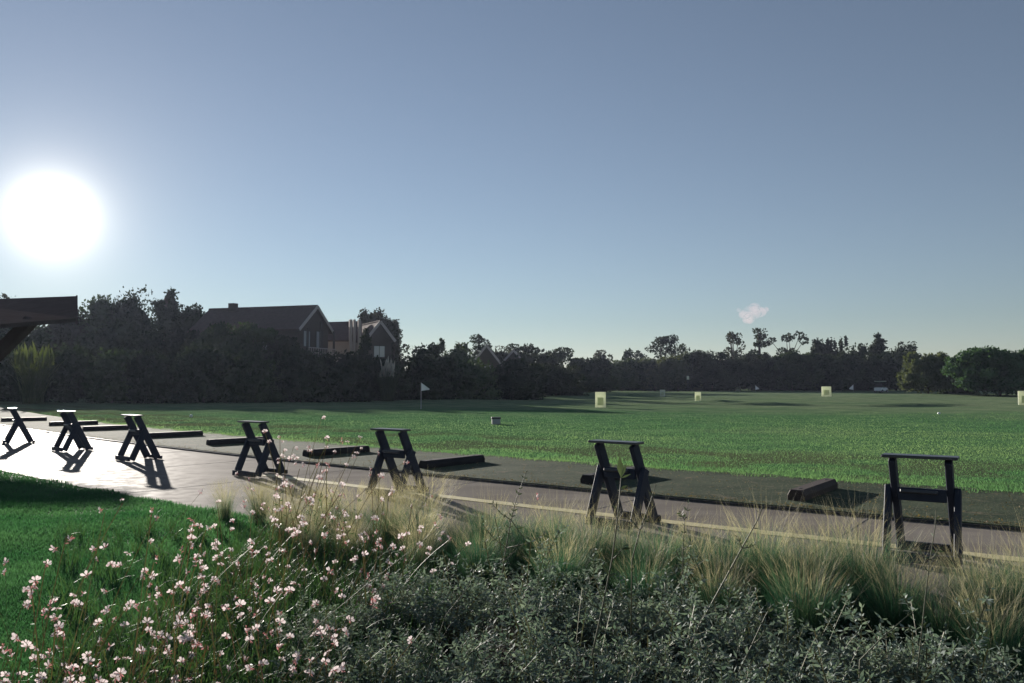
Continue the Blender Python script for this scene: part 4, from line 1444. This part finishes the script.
def gaura(px, d, hgt, nst, label, seed, spread=.42, fl=2.0, leanx=.15, size=1.0):
    rng = np.random.default_rng(500 + seed)
    X = (px - CX) / FPX * d
    root = empty('gaura_plant', (X, d, lawn_z + .01), 0, label, 'flowering plant', 'gaura plants beside the lawn')
    nst = int(nst * 1.6) if nst > 1 else 1
    base = np.zeros((nst, 3)); base[:, :2] = rng.normal(0, .10, (nst, 2))
    az = rng.uniform(0, 6.28, nst)
    nst = nst
    L = hgt * rng.uniform(.40, 1.18, nst)
    lean = np.abs(rng.normal(spread, .16, nst))
    V, F, P = ribbons(base, az, L, np.full(nst, .0042), lean * .5, lean * .9, K=7, taper=False, rng=rng)
    # the wind leans them a little
    sh = leanx * (V[:, 2:3] ** 1.5); V[:, 0:1] += sh; P[..., 0] += leanx * P[..., 2] ** 1.5
    link('stems', np_mesh('stems', V, F), M['red_stem'], root)
    C, D = [], []
    for i in range(nst):
        for k in range(1, 5):
            for _ in range(4):
                f = rng.uniform(); c = P[i, k] * (1 - f) + P[i, k - 1] * f
                C.append(c); D.append([rng.normal(), rng.normal(), rng.uniform(.1, 1.2)])
    C, D = np.array(C), np.array(D); n = len(C)
    V, F = leaf_cards(C, D, rand_dirs(n, rng), rng.uniform(.03, .065, n), rng.uniform(.006, .011, n))
    link('foliage', np_mesh('foliage', V, F), M['gaura_leaf'], root)
    cnt = 0
    for i in range(nst):
        m_ = min(rng.poisson(fl), 3) + 1
        for j in range(m_):
            if cnt > 88: break
            f = (rng.uniform(.93, 1.0) if rng.uniform() < .6 else rng.uniform(.6, .93)) if j else 1.0
            t = f * 7; k = min(int(t), 6); g = t - k
            c = P[i, k] * (1 - g) + P[i, k + 1] * g
            isb = rng.uniform() < .18
            me = BUD[rng.integers(0, 3)] if isb else FLW[rng.integers(0, 5)]
            o = bpy.data.objects.new('flower', me); COL.objects.link(o); o.parent = root
            o.location = c + rng.normal(0, .012, 3)
            o.rotation_euler = (rng.normal(0, .35), rng.normal(0, .35), rng.normal(0, .9))
            s = size * rng.uniform(.85, 1.35); o.scale = (s, s, s); cnt += 1


GAURA = [
    (18, 3.6, .78, 9, 'gaura with pale blossoms at the picture edge, low on the lawn'),
    (70, 3.9, .98, 10, 'gaura whose top blossoms stand against the dark lawn shadow'),
    (30, 3.1, .66, 8, 'gaura with loose white heads in the bottom corner'),
    (88, 3.2, .74, 10, 'gaura with a thick white flower cluster over bright lawn'),
    (128, 3.6, .88, 10, 'gaura with blossoms over the brightest strip of lawn'),
    (140, 3.0, .62, 10, 'gaura with the biggest low cluster at the bottom edge'),
    (165, 4.0, .86, 9, 'gaura standing at the end of the lawn shadow'),
    (188, 3.3, .70, 10, 'gaura with pink buds at the bottom edge, next to the biggest cluster'),
    (205, 4.6, .86, 9, 'gaura where the lawn runs out beside the bed'),
    (232, 3.8, .78, 10, 'dense gaura where lawn meets bed, full of paired blossoms'),
    (238, 5.4, .86, 9, 'gaura in front of the blond grass below the fourth stand'),
    (262, 3.2, .64, 9, 'gaura at the bottom edge with dark leaves behind'),
    (275, 4.9, .92, 10, 'gaura with many blossoms before the fourth bag stand'),
    (290, 6.2, 1.12, 9, 'gaura with the highest blossoms, rising over the fourth stand feet'),
    (306, 4.0, .74, 9, 'gaura between the dense flowers and the silver shrub'),
    (322, 5.6, 1.02, 9, 'gaura with blossoms against the concrete past the fourth stand'),
    (345, 4.7, .76, 8, 'gaura with scattered blossoms at the edge of the feather grass'),
    (360, 6.4, 1.08, 8, 'gaura with blossoms across the third bag stand legs'),
    (392, 5.6, .74, 6, 'sparse gaura with pink heads after the third bag stand'),
    (330, 3.4, .58, 7, 'low gaura beside the first silver shrub'),
    (375, 5.0, .84, 6, 'sparse gaura with small heads between the third stand grass and the silver shrubs'),
    (412, 5.2, .78, 5, 'sparse gaura rising out of the dense grass after the third bag stand'),
    (300, 7.2, 1.0, 7, 'gaura standing behind the blond grass, heads over the concrete'),
    (338, 7.0, 1.05, 7, 'gaura with heads reaching over the turf strip divider between third and fourth stands'),
    (545, 5.6, .80, 1, 'lone gaura stem with one pink head beside the leafy sprig'),
]
for i, (px, d, h, n, lab) in enumerate(GAURA):
    gaura(px, d, h, n, lab, i, fl=.7 if n > 1 else 0, size=.80)

# low broad green leaves under the flowers
rng = np.random.default_rng(77)
n = 2100
px = rng.uniform(60, 440, n); d = rng.uniform(2.9, 8.7, n)
X = (px - CX) / FPX * d
k = in_poly(X, d, BED) | (rng.uniform(size=n) < .12)
X, d = X[k], d[k]; n = len(X); rep = 14
C = np.repeat(np.stack([X, d, np.full(n, lawn_z + .02)], -1), rep, 0) + rng.normal(0, .03, (n * rep, 3)) * [1, 1, .3]
az = rng.uniform(0, 6.28, n * rep)
V, F, _ = ribbons(C, az, rng.uniform(.08, .30, n * rep), rng.uniform(.005, .011, n * rep), np.abs(rng.normal(.2, .2, n * rep)), rng.uniform(.2, 1.2, n * rep), K=3, rng=rng)
tag(link('bed_undergrowth', np_mesh('bed_undergrowth', V, F), M['gaura_leaf']), 'dense green undergrowth of narrow leaves between the flowers', 'undergrowth', kind='stuff')
# dry litter and ground cover in the rest of the bed
n = 9000
px = rng.uniform(300, 1060, n); d = rng.uniform(2.6, 7.0, n); X = (px - CX) / FPX * d
k = in_poly(X, d, BED); X, d = X[k], d[k]; n = len(X)
C = np.stack([X, d, np.full(n, lawn_z + .05)], -1)
V, F, _ = ribbons(C, rng.uniform(0, 6.28, n), rng.uniform(.04, .2, n), rng.uniform(.004, .009, n), np.abs(rng.normal(.5, .4, n)), rng.uniform(.2, 1.2, n), K=2, rng=rng)
tag(link('ground_leaves', np_mesh('ground_leaves', V, F), M['weed_leaf']), 'low leafy ground cover under the shrubs', 'ground cover', kind='stuff')

# ------------------------------------------------------------------ small cloud far beyond the trees
m, nt, ns, ln = new_mat('cloud_vapour')
pv = node(ns, 'ShaderNodeVolumePrincipled')
pv.inputs['Color'].default_value = (1, .70, .74, 1); pv.inputs['Anisotropy'].default_value = .3
f = noise(nt, .030, 3)
ln.new(maprange(nt, f, .30, .75, .001, .010), pv.inputs['Density'])
out(nt, None, pv.outputs[0])
cc = AT(752, 312.5, 2600)
mb = MB()
rng = np.random.default_rng(5)
for (x, z, r_) in ((0, 0, 30), (-24, -6, 20), (26, 2, 22), (8, 16, 20), (-10, -20, 22), (-42, 8, 10), (44, 10, 12)):
    nu, nv_ = 14, 9; V = []
    for i in range(nv_ + 1):
        for j in range(nu):
            a, b = 2 * math.pi * j / nu, math.pi * i / nv_
            q = r_ * (1 + .12 * math.sin(3 * a + x) * math.sin(2 * b))
            V.append((x + q * math.sin(b) * math.cos(a), q * math.sin(b) * math.sin(a), z + q * .8 * math.cos(b)))
    mb.add(V, [(i * nu + j, (i + 1) * nu + j, (i + 1) * nu + (j + 1) % nu, i * nu + (j + 1) % nu) for i in range(nv_) for j in range(nu)])
o = mb.build('cloud', m, None, True); o.location = cc
tag(o, 'small pinkish cloud puff hanging low above the umbrella pine and tall tiered tree', 'cloud')
o['kind'] = 'thing'

# ------------------------------------------------------------------ morning haze
m, nt, ns, ln = new_mat('haze_air')
pv = node(ns, 'ShaderNodeVolumePrincipled')
pv.inputs['Color'].default_value = (.66, .75, 1.0, 1)
pv.inputs['Density'].default_value = .00014
pv.inputs['Anisotropy'].default_value = .35
out(nt, None, pv.outputs[0])
tag(MB().box((0, 0, 9.5), (1400, 1400, 22)).build('haze', m), 'thin pale haze lying over the whole range', 'haze', kind='stuff')

# ------------------------------------------------------------------ light and sky
world = bpy.data.worlds.new('World'); scene.world = world; world.use_nodes = True
nt = world.node_tree; nt.nodes.clear()
sky = node(nt.nodes, 'ShaderNodeTexSky', sky_type='NISHITA')
sky.sun_disc = False
sky.sun_elevation = SUN_EL
sky.sun_rotation = SUN_AZ
sky.altitude = 0; sky.air_density = 1.0; sky.dust_density = 0.0; sky.ozone_density = 3.0
SKY = .05
tc = node(nt.nodes, 'ShaderNodeTexCoord')
nv = node(nt.nodes, 'ShaderNodeVectorMath', operation='NORMALIZE'); nt.links.new(tc.outputs['Generated'], nv.inputs[0])
dp = node(nt.nodes, 'ShaderNodeVectorMath', operation='DOT_PRODUCT'); nt.links.new(nv.outputs[0], dp.inputs[0])
dp.inputs[1].default_value = SUN
ang = math_n(nt, 'MULTIPLY', math_n(nt, 'ARCCOSINE', math_n(nt, 'MINIMUM', dp.outputs['Value'], 1.0)), 180 / math.pi)
glow = math_n(nt, 'MINIMUM', math_n(nt, 'MULTIPLY', math_n(nt, 'POWER', math_n(nt, 'DIVIDE', 3.2, math_n(nt, 'MAXIMUM', ang, .3)), 2.3), .145), 2.2)
cA = mixc(nt, 1.0, (1, .90, .76), glow, 'MULTIPLY')
wide = math_n(nt, 'POWER', 2.71828, math_n(nt, 'MULTIPLY', ang, -1 / 7.0))
cB = mixc(nt, 1.0, (1, .80, .60), wide, 'MULTIPLY')
bgS = node(nt.nodes, 'ShaderNodeBackground'); bgS.inputs[1].default_value = SKY
hs = node(nt.nodes, 'ShaderNodeHueSaturation'); hs.inputs['Saturation'].default_value = .68; nt.links.new(sky.outputs[0], hs.inputs['Color'])
air = mixc(nt, 1.0, hs.outputs[0], (.835, .85, .885), 'MULTIPLY'); nt.links.new(air, bgS.inputs[0])
bgA = node(nt.nodes, 'ShaderNodeBackground'); nt.links.new(cA, bgA.inputs[0]); bgA.inputs[1].default_value = 1
bgB = node(nt.nodes, 'ShaderNodeBackground'); nt.links.new(cB, bgB.inputs[0]); bgB.inputs[1].default_value = .08
a1 = node(nt.nodes, 'ShaderNodeAddShader'); nt.links.new(bgS.outputs[0], a1.inputs[0]); nt.links.new(bgA.outputs[0], a1.inputs[1])
a2 = node(nt.nodes, 'ShaderNodeAddShader'); nt.links.new(a1.outputs[0], a2.inputs[0]); nt.links.new(bgB.outputs[0], a2.inputs[1])
wo = node(nt.nodes, 'ShaderNodeOutputWorld'); nt.links.new(a2.outputs[0], wo.inputs['Surface'])

sl = bpy.data.lights.new('sun', 'SUN'); sl.energy = 5.0; sl.angle = R(.55); sl.color = (1, .93, .84)
so = bpy.data.objects.new('sun', sl); COL.objects.link(so)
so.rotation_euler = SUN.to_track_quat('Z', 'Y').to_euler()

# ------------------------------------------------------------------ camera and output
cam = bpy.data.cameras.new('camera'); cam.sensor_width = 36; cam.lens = 36 * FPX / 1024
cam.clip_start = .05; cam.clip_end = 9000
co = bpy.data.objects.new('camera', cam); COL.objects.link(co)
co.location = (0, 0, CAMH); co.rotation_euler = (math.pi / 2 + PITCH, 0, 0)
scene.camera = co
vs = scene.view_settings
scene.display_settings.display_device = 'sRGB'
vs.view_transform = 'Standard'; vs.look = 'None'; vs.gamma = 1; vs.exposure = 1.15; vs.use_curve_mapping = False
scene.render.engine = 'CYCLES'
cy = scene.cycles
cy.use_denoising = True
cy.max_bounces = 6; cy.diffuse_bounces = 3; cy.glossy_bounces = 2; cy.transmission_bounces = 4; cy.volume_bounces = 0
cy.sample_clamp_indirect = 4.0
cy.caustics_reflective = False; cy.caustics_refractive = False
